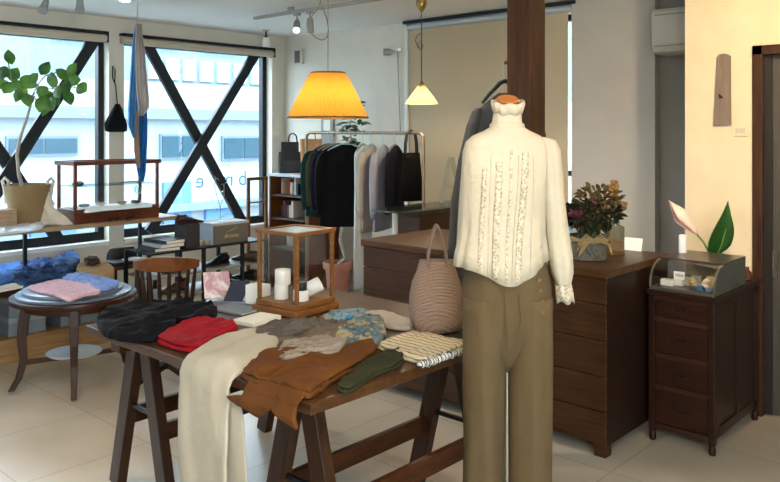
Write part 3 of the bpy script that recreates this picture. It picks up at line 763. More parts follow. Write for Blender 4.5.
# ------------------------------------------------------------------ dark cardigan on a hanger behind the post
hc = at_depth(505, 131, 3.6); 
Mh = Matrix.Translation((hc.x, hc.y, 0)) @ Matrix.Rotation(HEAD-PI/2, 4, 'Z')
QX = lambda px: (px-505)*3.6/780; QZ = lambda py: EYE-(py-HY)*3.6/780
hg = thing('clothes_hanger', 'black clothes hanger hooked beside the timber post', 'hanger', (hc.x, hc.y, QZ(92)))
m = MB(Mh); m.tube([(QX(482),0,QZ(103)),(QX(490),0,QZ(93)),(QX(500),0,QZ(83)),(0,0,QZ(81)),(QX(510),0,QZ(83)),(QX(519),0,QZ(93)),(QX(527),0,QZ(103))], [.008,.01,.011,.011,.011,.01,.008], 10)
build('shoulder_bar', m, BLACK, hg, smooth=True)
hk = [(0,0,QZ(83)),(QX(504),0,QZ(78)),(QX(503),0,QZ(71))] + [(QX(507)+.018*math.cos(a), 0, QZ(64)+.022*math.sin(a)) for a in [PI, PI*.8, PI*.6, PI*.4, PI*.2, 0, -PI*.2]]
build('hook', MB(Mh).tube(hk, .0022, 8), CHROME, hg, smooth=True)
pg0 = Mh @ Vector((QX(508), 0, QZ(60)-.012))
build('wooden_peg', MB().tube([(pc.x+.02, pc.y+.055, pg0.z), (pg0.x+.01, pg0.y+.02, pg0.z)], .008, 10), DARKW, smooth=True, label='short wooden peg in the post holding the black hanger', cat='peg')
CHAR = cloth('charcoal_knit', '454341', .12)
ca = thing('long_cardigan', 'long charcoal cardigan hanging from the black hanger behind the mannequin', 'cardigan', Mh @ Vector((0,0,QZ(340))))
m = MB(Mh); m.loft([(QZ(93),0,0,.03,.018),(QZ(98),0,0,.06,.022),(QZ(104),0,0,.095,.026),(QZ(111),0,0,.128,.028),(QZ(121),0,0,.14,.032),(QZ(140),0,0,.16,.036),(QZ(180),0,0,.187,.042),(QZ(250),0,0,.195,.046),(QZ(330),0,0,.2,.046),(QZ(340),0,0,.2,.044)], 48, lambda t, zz: (1+.03*math.sin(8*t)*(1 if zz < 1.4 else 0), 0))
build('body', m, CHAR, ca, smooth=True, auto=0)
for sg in (-1, 1):
    m = MB(Mh); S = [(QZ(108),sg*.118,-.0,.014,.018),(QZ(112),sg*.13,-.0,.022,.026),(QZ(125),sg*.148,-.004,.028,.03),(QZ(160),sg*.185,-.006,.032,.034),(QZ(200),sg*.218,-.008,.033,.034),(QZ(240),sg*.228,-.008,.033,.033),(QZ(262),sg*.232,-.008,.03,.03)]
    m.loft(S, 24, lambda t, zz: (1+.05*math.sin(4*t+zz*9), 0)); build('sleeve', m, CHAR, ca, smooth=True, auto=0)

# ------------------------------------------------------------------ counter
KX0, KX1, KY0, KY1, KZ = 3.30, 3.985, 1.665, 3.21, .862
ct = thing('sales_counter', 'long dark wooden counter with horizontal boards behind the mannequin', 'counter', ((KX0+KX1)/2, (KY0+KY1)/2, 0))
build('countertop', MB().bx(KX0-.02, KX1, KY0-.012, KY1+.01, KZ-.036, KZ), COUNTT, ct, bevel=.004)
build('carcass', MB().bx(KX0+.008, KX1-.01, KY0+.008, KY1-.01, .075, KZ-.036), COUNT, ct)
zs = [.06, .214, .374, .538, .704, KZ-.037]
for a, b in zip(zs, zs[1:]): build('front_board', MB().bx(KX0-.006, KX0+.008, KY0, KY1, a+.002, b-.002), COUNT, ct, bevel=.003)
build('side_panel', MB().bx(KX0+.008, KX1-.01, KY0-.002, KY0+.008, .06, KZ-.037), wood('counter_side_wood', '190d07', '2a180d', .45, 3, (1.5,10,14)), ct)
for x_ in (KX0+.03, KX1-.04):
    for y_ in (KY0+.035, KY1-.04): build('foot', MB().bx(x_-.03, x_+.03, y_-.03, y_+.03, 0.0005, .06), COUNT, ct, bevel=.004)

# ------------------------------------------------------------------ drawer chest by the door
HX0, HX1, HY0, HY1, HZ = 3.655, 4.29, 1.31, 1.625, .732
ch = thing('drawer_chest', 'narrow dark chest of drawers with ring pulls beside the door', 'chest of drawers', ((HX0+HX1)/2, (HY0+HY1)/2, 0))
build('top', MB().bx(HX0-.015, HX1, HY0-.014, HY1+.006, HZ-.022, HZ), CHESTW, ch, bevel=.003)
m = MB(); m.bx(HX0+.02, HX1-.005, HY0+.006, HY1-.006, .07, HZ-.022)
build('carcass', m, CHESTW, ch)
for x_, y_ in ((HX0+.015, HY0+.015), (HX0+.015, HY1-.015), (HX1-.02, HY0+.015), (HX1-.02, HY1-.015)):
    s_ = build('corner_post', MB().bx(x_-.015, x_+.015, y_-.0155, y_+.0155, .045, HZ-.022), CHESTW, ch, bevel=.003)
    build('foot', MB().lathe([(.013,0.0005),(.017,.01),(.016,.03),(.012,.045)], (x_, y_, 0), 16), CHESTW, s_, smooth=True)
m = MB()
for zq in (.075, .265, .418, .592, HZ-.034): m.bx(HX0+.004, HX0+.03, HY0+.03, HY1-.03, zq-.012, zq+.012)
build('drawer_rails', m, wood('chest_rail_wood', '2a160d', '442517', .4, 4, (12,1.3,14)), ch)
m = MB(); m.bx(HX0+.05, HX1-.04, HY0-.0, HY0+.006, HZ-.06, HZ-.025).bx(HX0+.05, HX1-.04, HY0, HY0+.006, .075, .12).bx((HX0+HX1)/2-.02, (HX0+HX1)/2+.02, HY0, HY0+.006, .12, HZ-.06).bx(HX0+.03, HX0+.06, HY0, HY0+.006,.075,HZ-.025).bx(HX1-.07, HX1-.04, HY0, HY0+.006,.075,HZ-.025)
build('side_frame', m, CHESTW, ch)
dz = [(.089,.251),(.279,.404),(.432,.578),(.606,.684)]
for k, (a, b) in enumerate(dz):
    dw = build('drawer', MB().bx(HX0+.008, HX0+.02, HY0+.034, HY1-.034, a, b), wood('drawer_front_wood', '1c0d07', '3a2013', .33, 4, (12,1.3,14)), ch, bevel=.002)
    zc_ = (a+b)/2+.008; yc = (HY0+HY1)/2
    m = MB(); 
    for sg in (-1,1): m.lathe([(.008,0),(.008,.002),(.004,.004)], (0,0,0), 10) if False else m.tube([(HX0+.008, yc+sg*.032, zc_), (HX0-.006, yc+sg*.032, zc_)], .004, 8)
    m.tube([(HX0-.005, yc-.034, zc_), (HX0-.009, yc-.028, zc_-.012), (HX0-.01, yc, zc_-.016), (HX0-.009, yc+.028, zc_-.012), (HX0-.005, yc+.034, zc_)], .0035, 8)
    build('drawer_pull', m, plain('old_iron', '3a3430', .4, .7), dw, smooth=True)
# curved glass countertop case with cards
dc = thing('counter_case', 'low curved-front glass case on the drawer chest with a card sign inside', 'display case', (3.9, (HY0+HY1)/2, HZ))
cx0, cx1, cy0, cy1 = HX0+.005, HX0+.44, HY0+.004, HY1-.004; hh = .135
MET = plain('case_pewter', '6a675f', .35, .6)
build('case_floor', MB().bx(cx0, cx1, cy0, cy1, HZ+.0005, HZ+.014), MET, dc)
def arc(inset=0):
    P = [(cx0+inset, HZ+.014)]
    for k in range(11):
        a = PI/2*k/10; P.append((cx0+.12-(.12-inset)*math.cos(a), HZ+.03+(hh-.03-inset)*math.sin(a)))
    return P
for yq in (cy0, cy1-.004):
    side = arc()+[(cx1, HZ+hh), (cx1, HZ+.014)]
    build('end_pane' if yq != cy0 else 'end_panel', MB().prism([(x_, yq, z_) for x_, z_ in side], (0,.004,0)), GLASS if yq != cy0 else plain('case_end_dark', '4a4d48', .2, .2), dc)
    o_ = arc(); i_ = arc(.008)
    m = MB(); out = []
    for (a, b), (c, d) in zip(o_, i_): out.append([Vector((a, yq-.002, b)), Vector((a, yq+.006, b)), Vector((c, yq+.006, d)), Vector((c, yq-.002, d))])
    m.rings(out); build('curved_rim', m, CHROME, dc, smooth=True)
m = MB(); o_ = arc(.001); i_ = arc(.004); out = [[Vector((a, cy0+.007, b)), Vector((a, cy1-.007, b)), Vector((c, cy1-.007, d)), Vector((c, cy0+.007, d))] for (a,b),(c,d) in zip(o_, i_)]
m.rings(out); build('curved_pane', m, GLASS, dc, smooth=True)
build('case_top', MB().bx(cx0+.125, cx1, cy0, cy1, HZ+hh, HZ+hh+.006), plain('case_top_dark', '4a4038', .3), dc)
build('case_back', MB().bx(cx1-.006, cx1, cy0+.005, cy1-.005, HZ+.014, HZ+hh), plain('case_back_tan', '8c7a60', .6), dc)
zi = HZ+.0145
def inner(px, u_): p = at_x(px, 270, u_); return Vector((u_, p.y, zi))
p = inner(679, 3.76)
sg_ = thing('payment_sign', 'small white card sign reading VISA in the curved glass case', 'sign', p)
build('sign_card', MB().bx(p.x, p.x+.003, p.y-.026, p.y+.026, zi+.03, zi+.068), PAPER, sg_)
build('sign_foot', MB().bx(p.x-.008, p.x+.014, p.y-.018, p.y+.018, zi, zi+.03), plain('foot_card', 'c9c4b8', .7), sg_)
text_mesh('VISA', .021, Matrix.Translation((p.x-.0008, p.y, zi+.049)) @ Matrix.Rotation(-PI/2,4,'Z') @ Matrix.Rotation(PI/2,4,'X'), plain('sign_blue', '1d2f7a', .5), 'sign_lettering', sg_, .0006, shear=.2)
p = inner(668, 3.735); build('card_box', MB().bx(p.x-.02,p.x+.02,p.y-.03,p.y+.03,zi,zi+.03), plain('box_white', 'd8d3c6', .6), bevel=.002, label='low white card box at the left in the curved glass case', cat='box')
for px_, u_, c_, lb in ((693,3.74,'a9946c','tan'), (705,3.76,'d9cbb0','ivory')):
    p = inner(px_, u_)
    m = MB(); 
    for k in range(5): m.ball((p.x+random.uniform(-.012,.012), p.y+random.uniform(-.012,.012), zi+.012+.012*k*.6), random.uniform(.01,.014), 10, (1,1.2,.8))
    build('trinket', m, plain('trinket_'+lb, c_, .5), smooth=True, label='small %s trinkets heaped inside the curved glass case' % lb, cat='trinket')
for px_, u_, c_, lb in ((700,3.715,'3f7f9a','blue'), (709,3.71,'7f9cc0','pale blue')):
    p = inner(px_, u_)
    build('gift_tag', MB(Matrix.Translation(p) @ Matrix.Rotation(R(-25),4,'Y')).bx(0,.002,-.014,.014,0,.022), plain('tag_'+lb, c_, .6), label='%s gift tag leaning at the right of the curved glass case' % lb, cat='tag')
for k, (px_, u_, c_, lb) in enumerate(((686,3.80,'c7bda6','cream'), (697,3.83,'8e8a7e','grey'), (712,3.80,'b59a6a','straw'))):
    p = inner(px_, u_); build('card_packet', MB(Matrix.Translation(p) @ Matrix.Rotation(.3*k-.3,4,'Z')).bx(-.012,.012,-.024,.024,0,.04+.008*k), plain('packet_'+lb, c_, .6), bevel=.002, label='%s card packet standing towards the back of the curved glass case' % lb, cat='packet')
zt = HZ+hh+.0065
build('white_candle', MB(Matrix.Translation((3.985, 1.588, zt))).lathe([(.019,0),(.02,.003),(.02,.088),(.017,.092),(.004,.09)], seg=24), WHITE, smooth=True, label='short white candle standing on top of the curved glass case', cat='candle')
p = Vector((4.21, 1.345, HZ+.0005))
m = MB(Matrix.Translation(p)); m.lathe([(.02,0),(.023,.003),(.023,.04),(.012,.052),(.01,.066),(.012,.068)], seg=20)
build('amber_bottle', m, plain('amber_glass', '4e2a12', .15), smooth=True, label='small amber bottle on the back corner of the drawer chest', cat='bottle')
# calla lily
lv = Vector((4.185, 1.465, HZ+.0005))
ly = thing('calla_lily', 'pale pink calla lily with one big green leaf in a glass vase', 'flower', lv)
build('vase', MB(Matrix.Translation(lv)).lathe([(.024,0),(.028,.004),(.026,.06),(.03,.12),(.028,.12),(.024,.06),(.024,.008)], seg=24), glass('vase_glass', 'e8f2ee', .3), ly, smooth=True)
def L(px, py, off=0): return at_x(px, py, 4.185+off)
GREEN = plain('leaf_green', '23501a', .4, var=.25); STEM = plain('stem_green', '5d7f3c', .5)
s1p = [lv+Vector((0,.004,.01)), L(712,258), L(704,243), L(695,232,-.02), L(690,226,-.03)]
s2p = [lv+Vector((0,-.006,.01)), L(716,258), L(709,243,.01), L(702,232,.02)]
build('stem', MB().tube(s1p, [.006,.006,.0055,.005,.005], 10), STEM, ly, smooth=True)
build('stem', MB().tube([lv+Vector((0,-.004,.01)), L(716,258), L(722,244), L(726,228)], .004, 8), STEM, ly, smooth=True)
def strip(mb, spine, halfw, side, cup_=0, n=7, th_=None):
    rows = []
    for i, p in enumerate(spine):
        t = (Vector(spine[min(i+1,len(spine)-1)])-Vector(spine[max(i-1,0)])).normalized(); sd = (side - t*side.dot(t)).normalized(); up = sd.cross(t)
        rows.append([Vector(p)+sd*halfw[i]*(k/(n-1)*2-1)+up*cup_*((k/(n-1)*2-1)**2)*halfw[i] for k in range(n)])
    V = [[mb.v(p) for p in r] for r in rows]
    for a, b in zip(V, V[1:]):
        for k in range(n-1): mb.face([a[k], a[k+1], b[k+1], b[k]])
    return mb
def spine(a, b, bend, n=12):
    a, b = Vector(a), Vector(b); return [a.lerp(b, i/(n-1)) + Vector(bend)*math.sin(PI*i/(n-1)) for i in range(n)]
lf = spine(L(712,254), L(728,201,-.03), (0,-.012,0), 14)
build('leaf', strip(MB(), lf, [.066*k for k in (.3,.62,.85,.98,1,.97,.9,.8,.66,.5,.36,.24,.12,.02)], (CR+Vector((0,0,.35))).normalized(), .35), GREEN, ly, smooth=True, auto=0, solid=.0015)
# spathe: a trumpet opening from the stem towards upper left
base_ = L(697,234,-.025); tip = L(667,201,-.05)
m = MB(); out = []; ax = (tip-base_); Ln = ax.length; ax.normalize(); sd = CR - ax*CR.dot(ax); sd.normalize(); upv = sd.cross(ax)
for i in range(11):
    f_ = i/10; r_ = .008+.034*math.sin(min(1, f_*1.15)*PI*.62)*(1-.0*f_)
    if f_ > .6: r_ *= 1-(f_-.6)*1.9
    ring = []
    for k in range(17):
        t = -PI*.82+PI*1.64*k/16
        ring.append(base_+ax*Ln*f_*(1-.25*f_*(abs(t)/PI)) + (sd*math.cos(t)+upv*math.sin(t))*max(.001, r_))
    out.append(ring)
m.rings(out, cap=False, closed=False)
build('spathe', m, plain('spathe_pink', 'e9c3b2', .5, var=.12), ly, smooth=True, auto=0, solid=.0015)
build('spadix', MB().tube([base_+ax*.015, base_+ax*.05], [.004,.003], 8), plain('spadix_cream', 'e5d8a0', .6), ly, smooth=True)

# ------------------------------------------------------------------ on the counter: flowers, jar, card
fv = at_z(588, 259, KZ); fv.z = KZ+.0005
fa = thing('flower_arrangement', 'dried flower bouquet in a galvanised pail with a raffia bow on the counter', 'flowers', fv)
ZINC = blotch('zinc_bark', ['37332b','6c665a','524c42','807a6c'], 16, .6)
build('pail', MB(Matrix.Translation(fv)).lathe([(.082,0),(.088,.004),(.094,.06),(.1,.118),(.102,.12),(.094,.12),(.088,.08)], seg=36), ZINC, fa, smooth=True)
RAF = plain('raffia', 'a68a5c', .8)
m = MB()
for k in range(3):
    m.tube([fv+Vector((.101*math.cos(2*PI*i/28), .101*math.sin(2*PI*i/28), .098+.006*k+.003*math.sin(i+k))) for i in range(29)], .003, 6, cap=False)
kn = fv + Vector((-.7396, -.673, 0))*.105 + Vector((0,0,.108)) + CR*.0
for sg in (-1,1):
    for q in range(3):
        m.tube([kn, kn+CR*sg*(.035+.01*q)+Vector((0,0,.028-.01*q)), kn+CR*sg*(.062+.008*q)+Vector((0,0,.002-.012*q)), kn+CR*sg*.03+Vector((0,0,-.008)), kn], .0035, 6)
for k in range(7):
    sg = -1 if k < 5 else 1
    m.tube([kn, kn+CR*sg*(.03+.008*k)+Vector((0,0,-.02)), kn+CR*sg*(.05+.007*k)+Vector((0,0,-.05-.01*(k%4)))], .0025, 6)
build('raffia_bow', m, RAF, fa, smooth=True)
def blooms(cen, n, spread, r0, mat, name, seed):
    random.seed(seed); m = MB()
    for k in range(n):
        d = Vector((random.gauss(0,1), random.gauss(0,1), random.gauss(0,1))).normalized()*random.random()**.5
        c_ = cen + Vector((d.x*spread[0], d.y*spread[0], d.z*spread[1]))
        r_ = r0*random.uniform(.7,1.3)
        m.ball(c_, r_, 7, (1, 1, random.uniform(.6,1)))
    return build(name, m, mat, fa, smooth=True, auto=0)
fc = lambda px, py, dd=0: at_depth(px, py, 3.8+dd)
def leafy(cen, n, spread, size, mat, name, parent, seed, zmin=None):
    random.seed(seed); m = MB()
    for k in range(n):
        d = Vector((random.gauss(0,1), random.gauss(0,1), random.gauss(0,1))).normalized()*random.random()**.4
        a = cen + Vector((d.x*spread[0], d.y*spread[0], d.z*spread[1]))
        dr_ = (d + Vector((random.uniform(-.5,.5),random.uniform(-.5,.5),random.uniform(-.2,.6)))).normalized()
        s_ = size*random.uniform(.6,1.2); sd_ = dr_.cross(Vector((random.random(),random.random(),random.random()+.2))).normalized()
        strip(m, [a+dr_*s_*i/5+Vector((0,0,-.25*s_*(i/5)**2)) for i in range(6)], [s_*w_ for w_ in (.03,.18,.25,.22,.13,.01)], sd_, .2, 3)
    return build(name, m, mat, parent, smooth=True, auto=0)
leafy(fc(590,214), 460, (.14,.06), .045, blotch('bouquet_green', ['161a10','2a2e1a','453c24'], 12), 'foliage', fa, 3)
leafy(fc(598,200), 200, (.1,.07), .04, blotch('bouquet_grass', ['37311f','5c4a2c','6e5838'], 12), 'foliage', fa, 4)
blooms(fc(598,206), 50, (.075,.045), .014, plain('bloom_straw', '7d6240', .8), 'straw_blooms', 5)
blooms(fc(613,190), 44, (.03,.05), .012, plain('bloom_gold', '80602e', .8), 'golden_head', 6)
blooms(fc(619,206), 40, (.04,.035), .012, plain('bloom_tan', '75593a', .8), 'tan_head', 7)
blooms(fc(575,214,-.08), 30, (.024,.024), .013, plain('bloom_magenta', '54142c', .7), 'magenta_bloom', 8)
blooms(fc(595,203,-.05), 12, (.014,.012), .009, plain('bloom_rose', '6a2e38', .7), 'rose_bloom', 9)
blooms(fc(588,222,-.04), 16, (.022,.014), .01, plain('bloom_brown', '5a3226', .7), 'brown_blooms', 10)
random.seed(11); m = MB()
for k in range(16):
    a = fv+Vector((random.uniform(-.05,.05), random.uniform(-.05,.05), .1)); b = fc(random.uniform(568,622), random.uniform(183,205), random.uniform(-.05,.05))
    m.tube([a, a.lerp(b,.5)+Vector((0,0,.02)), b], .0018, 5)
build('stems', m, STEM, fa, smooth=True)
jp = at_z(615, 255, KZ); jp.z = KZ+.0005
jr = thing('glass_jar', 'square clear jar half filled with honey-coloured grains beside the pail', 'jar', jp)
Mj = Matrix.Translation(jp) @ Matrix.Rotation(HEAD-PI/2, 4, 'Z')
build('contents', MB(Mj).bx(-.034,.034,-.034,.034,.003,.075), plain('grain_honey', 'a2743f', .7, bump=.4, bscale=200), jr)
m = MB(Mj)
for a, b, c, d in ((-.038,.038,-.038,-.035),(-.038,.038,.035,.038),(-.038,-.035,-.035,.035),(.035,.038,-.035,.035)): m.bx(a,b,c,d,0,.15)
m.bx(-.035,.035,-.035,.035,0,.003)
build('jar_glass', m, glass('jar_glass', 'e6e4da', .25), jr)
build('stopper', MB(Mj).lathe([(.024,.15),(.024,.165),(.02,.175),(.006,.178)], seg=20), glass('stopper_glass', 'd8d4c8', .4), jr, smooth=True)
cp = at_x(632, 250, 3.93)
build('white_card', MB(Matrix.Translation((3.935, cp.y, KZ+.002)) @ Matrix.Rotation(R(12),4,'Y')).bx(0,.002,-.05,.05,0,.068), PAPER, label='white card propped at the back edge of the counter', cat='card')
m = MB(Matrix.Translation(at_depth(569, 232, 4.05)))

# ------------------------------------------------------------------ wall items on the cream wall
p0 = at_x(722, 126, XC); 
xw = XC-.012
hl = at_x(713.5,126,xw); hr = at_x(731,125,xw); tl = at_x(717,57,xw); tr_ = at_x(730.5,56,xw); tm = at_x(724,53.5,xw)
wp = thing('wall_plaque', 'tall tapering grey-brown wooden plaque with a small black mark on the cream wall', 'plaque', (XC-.01, hl.y, hl.z))
build('board', MB().prism([(XC-.014,p.y,p.z) for p in (hl, hr, tr_, at_x(728,54.3,xw), tm, at_x(719,54.6,xw), tl)], (.012,0,0)), wood('plaque_wood', '6d5f54', '867668', .7, 5, (10,10,1)), wp, bevel=.002)
q = at_x(721, 97, XC-.015)
m = MB(); m.prism([(XC-.0165, q.y+.012, q.z+.02), (XC-.0165, q.y-.002, q.z+.008), (XC-.0165, q.y-.014, q.z-.006), (XC-.0165, q.y+.01, q.z-.008)], (.002,0,0))
build('black_mark', m, BLACK, wp)
s_ = at_x(740.5, 130.5, XC)
sw = thing('light_switch', 'white light switch plate between the wooden plaque and the door', 'switch', (XC-.005, s_.y, s_.z))
build('plate', MB().bx(XC-.009, XC-.0005, s_.y-.036, s_.y+.036, s_.z-.03, s_.z+.03), plain('switch_plate', 'd8c8ac', .5), sw, bevel=.002)
for k in (-1,0,1): build('rocker', MB().bx(XC-.013, XC-.009, s_.y+k*.018-.007, s_.y+k*.018+.007, s_.z-.013, s_.z+.013), plain('rocker_white', 'c4b8a2', .4), sw)

# air conditioner
ax0 = XB-.25; p = at_x(651.5, 9.5, ax0); q = at_x(651.5, 54, ax0)
ac = thing('air_conditioner', 'white wall-mounted air conditioner half hidden by the cream wall', 'air conditioner', (XB-.12, p.y-.4, q.z))
m = MB(); yb = p.y-.8
prof = [(XB-.007, p.z), (ax0+.02, p.z), (ax0, p.z-.02), (ax0, q.z+.06), (ax0+.02, q.z+.012), (ax0+.07, q.z), (XB-.007, q.z)]
m.prism([(x_, yb, z_) for x_, z_ in prof], (0, .8, 0)); ACM = plain('ac_white', 'c9c6bc', .5)
build('body', m, ACM, ac, bevel=.004)
build('top_grille', MB().bx(ax0-.003, ax0+.02, yb+.02, p.y-.02, p.z-.045, p.z-.037), plain('ac_line', '9a978e', .6), ac)
build('louvre', MB().bx(ax0-.004, ax0+.01, yb+.02, p.y-.02, q.z+.045, q.z+.052), plain('ac_line', '9a978e', .6), ac)

# ------------------------------------------------------------------ ceiling track and lamps
tk = thing('ceiling_track', 'long white track rail on the ceiling near the back corner', 'track', (3.95, 3.7, 2.41))
build('rail', MB().bx(3.935, 3.965, 2.2, 5.08, 2.405, 2.43), plain('track_white', '8f918f', .5), tk)
build('ceiling_mount', MB().bx(3.94, 3.96, 2.6, 2.66, 2.43, CZ-.0005).bx(3.94, 3.96, 4.6, 4.66, 2.43, CZ-.0005), plain('track_white', 'b9bcbb', .5), tk)
def spot_fix(px, ang_z, lit, label):
    tp = at_x(px, 14, 3.95); y_ = tp.y
    o = thing('track_spotlight', label, 'spotlight', (3.95, y_, 2.405), 'spotlights on the white track')
    build('adaptor', MB().bx(3.937, 3.963, y_-.03, y_+.03, 2.385, 2.4045), plain('lamp_grey', '8a8c8b', .4), o)
    d = Vector((-.6*math.cos(ang_z), -.6*math.sin(ang_z), -.55)).normalized() if lit else Vector((.1,.1,-1)).normalized()
    a = Vector((3.95, y_, 2.385)); b = a+Vector((0,0,-.06)); 
    build('arm', MB().tube([a, a+Vector((.012,.012,-.03)), b], .006, 8), plain('lamp_grey', '8a8c8b', .4), o, smooth=True)
    h = build('lamp_head', MB().tube([b-d*.03, b, b+d*.05, b+d*.085], [.018,.026,.028,.03], 18), plain('lamp_grey', '8a8c8b', .4), o, smooth=True)
    if lit: build('bulb', MB().tube([b+d*.086, b+d*.09], .024, 18), plain('bulb_warm', 'fff0d0', .4, emit='ffe9c0', es=6), h, smooth=True)
    return b+d*.1, d
spot_fix(297, R(45), True, 'lit grey spotlight on the track, tilted towards the room')
spot_fix(310, 0, False, 'unlit grey spotlight on the track, pointing straight down')
# two spots and a round light seen at the top left, on the ceiling
def ceil_spot(px, py0, py1, tilt, label, lit=False):
    d_ = (CZ-.12-EYE)*F/(HY-(py0+py1)/2); b = at_depth(px, (py0+py1)/2, d_)
    o = thing('ceiling_spotlight', label, 'spotlight', (b.x, b.y, CZ), 'spotlights on the ceiling over the left window')
    g_ = plain('lamp_grey', '8a8c8b', .4)
    build('mount', MB().lathe([(.03,CZ-.0005),(.03,CZ-.02),(.008,CZ-.025)], (b.x,b.y,0), 16), g_, o, smooth=True)
    build('arm', MB().tube([(b.x,b.y,CZ-.02), (b.x,b.y,CZ-.075)], .006, 8), g_, o, smooth=True)
    dv = Vector((math.cos(tilt), math.sin(tilt), 0))*.6 + Vector((0,0,-.8)) if tilt is not None else Vector((0,0,-1)); dv.normalize()
    a = Vector((b.x,b.y,CZ-.07))
    h = build('lamp_head', MB().tube([a-dv*.02, a, a+dv*.05, a+dv*.09], [.014,.022,.026,.034], 18), g_, o, smooth=True)
    if lit: build('bulb', MB().tube([a+dv*.091, a+dv*.096], .028, 16), plain('bulb_warm', 'fff0d0', .4, emit='ffe9c0', es=6), h)
ceil_spot(46, 2, 16, R(220), 'grey ceiling spotlight tilted sideways above the left window')
ceil_spot(80, 0, 12, None, 'grey ceiling spotlight pointing straight down above the left window')
p = at_z(126, -2, CZ)
p = at_depth(125, 1, (CZ-EYE-.01)*F/(HY-1))
dl = thing('downlight', 'small round lit downlight in the ceiling by the hanging scarves', 'downlight', (p.x, p.y, CZ-.01))
build('trim_ring', MB().lathe([(.05,CZ-.0005),(.05,CZ-.008),(.036,CZ-.01),(.036,CZ-.0005)], (p.x,p.y,0), 24), WHITE, dl, smooth=True)
build('lens', MB().lathe([(.035,CZ-.001),(.034,CZ-.012),(.005,CZ-.014)], (p.x,p.y,0), 24), plain('bulb_warm2', 'fff0d0', .4, emit='fff0d8', es=9), dl, smooth=True)
# little white spot over the blind in the corner
p = at_y(266, 40, YW-.35)
o = thing('corner_spotlight', 'small white spotlight on a black bracket above the right-hand blind', 'spotlight', (p.x, p.y, CZ))
build('mount', MB().lathe([(.035,CZ-.0005),(.035,CZ-.012),(.006,CZ-.016)], (p.x,p.y,0), 16), CHROME, o, smooth=True)
build('bracket', MB().tube([(p.x,p.y,CZ-.012),(p.x,p.y,CZ-.06)], .008, 8).ball((p.x,p.y,CZ-.065), .018, 10), BLACKM, o, smooth=True)
build('lamp_head', MB().tube([(p.x,p.y,CZ-.075),(p.x,p.y,CZ-.1),(p.x,p.y,CZ-.16)], [.028,.036,.036], 18), WHITE, o, smooth=True)

# yellow pleated lampshade
yl = at_depth(328, 131, 5.0)
ZY0 = EYE+5.0*(HY-117.5)/F; ZY1 = EYE+5.0*(HY-73)/F
lm = thing('pendant_lamp', 'hanging lamp with a large pleated mustard-yellow shade', 'lamp', (yl.x, yl.y, ZY0))
ysh = None
def pleat_mat():
    m, nt, b = base('yellow_pleats'); b.inputs['Base Color'].default_value = lin('bd8a30'); b.inputs['Roughness'].default_value = .8
    b.inputs['Subsurface Weight'].default_value = 0
    # thin cloth lets the bulb's light through
    out = nt.nodes['Material Output']; tr_ = N(nt, 'ShaderNodeBsdfTranslucent'); tr_.inputs[0].default_value = lin('dcaa48'); mx = N(nt, 'ShaderNodeMixShader'); mx.inputs[0].default_value = .3
    nt.links.new(b.outputs[0], mx.inputs[1]); nt.links.new(tr_.outputs[0], mx.inputs[2]); nt.links.new(mx.outputs[0], out.inputs[0]); return m
m = MB(); out = []; n = 168
r0, r1 = .256, .108
for i in range(13):
    f_ = i/12; zz = ZY1 - (ZY1-ZY0)*f_; rr = r1+(r0-r1)*(f_**.92)
    out.append([Vector((yl.x+(rr+(.0035 if k % 2 else -.0035))*math.cos(2*PI*k/n), yl.y+(rr+(.0035 if k % 2 else -.0035))*math.sin(2*PI*k/n), zz)) for k in range(n)])
m.rings(out, cap=False); sh_ = build('lamp_shade', m, pleat_mat(), lm)
TRIM = plain('shade_trim', '6e5418', .7)
m = MB()
for rr, zz in ((r0, ZY0), (r1, ZY1)):
    m.tube([(yl.x+rr*math.cos(2*PI*k/48), yl.y+rr*math.sin(2*PI*k/48), zz) for k in range(49)], .006, 6, cap=False)
build('shade_trim', m, TRIM, sh_, smooth=True, label='darker bound edges')
m = MB(); 
for k in range(3): a = 2*PI*k/3; m.tube([(yl.x, yl.y, ZY1-.02), (yl.x+r1*math.cos(a), yl.y+r1*math.sin(a), ZY1-.002)], .002, 6)
build('spider', m, BRASS, lm, smooth=True)
build('cord', MB().tube([(yl.x,yl.y,ZY1-.02),(yl.x,yl.y,CZ-.02)], .003, 6), plain('cord_beige', '8d8470', .7), lm, smooth=True)
build('socket', MB().tube([(yl.x,yl.y,ZY1-.02),(yl.x,yl.y,ZY1-.09)], .018, 12), BRASS, lm, smooth=True)
build('bulb', MB().ball((yl.x,yl.y,ZY1-.13), .034, 14), plain('bulb_glow', 'fff0d0', .4, emit='ffd9a0', es=5), lm, smooth=True)
build('ceiling_cup', MB().lathe([(.04,CZ-.0005),(.038,CZ-.02),(.008,CZ-.03)], (yl.x,yl.y,0), 20), BRASS, lm, smooth=True)
# slack loops of the cord
lp = [at_depth(x_, y_, 5.0+.02*i) for i, (x_, y_) in enumerate(((322,-6),(318,8),(308,22),(312,34),(322,40),(328,34),(327,20),(322,6),(318,-8)))]
lp2 = []
for i in range(len(lp)-1):
    for k in range(5): 
        p0_, p1_, p2_, p3_ = lp[max(i-1,0)], lp[i], lp[i+1], lp[min(i+2,len(lp)-1)]; f_ = k/5
        lp2.append(.5*((2*p1_)+(-p0_+p2_)*f_+(2*p0_-5*p1_+4*p2_-p3_)*f_*f_+(-p0_+3*p1_-3*p2_+p3_)*f_**3))
build('spare_cord', MB().tube(lp2, .004, 6), plain('cord_beige', '8d8470', .7), lm, smooth=True)
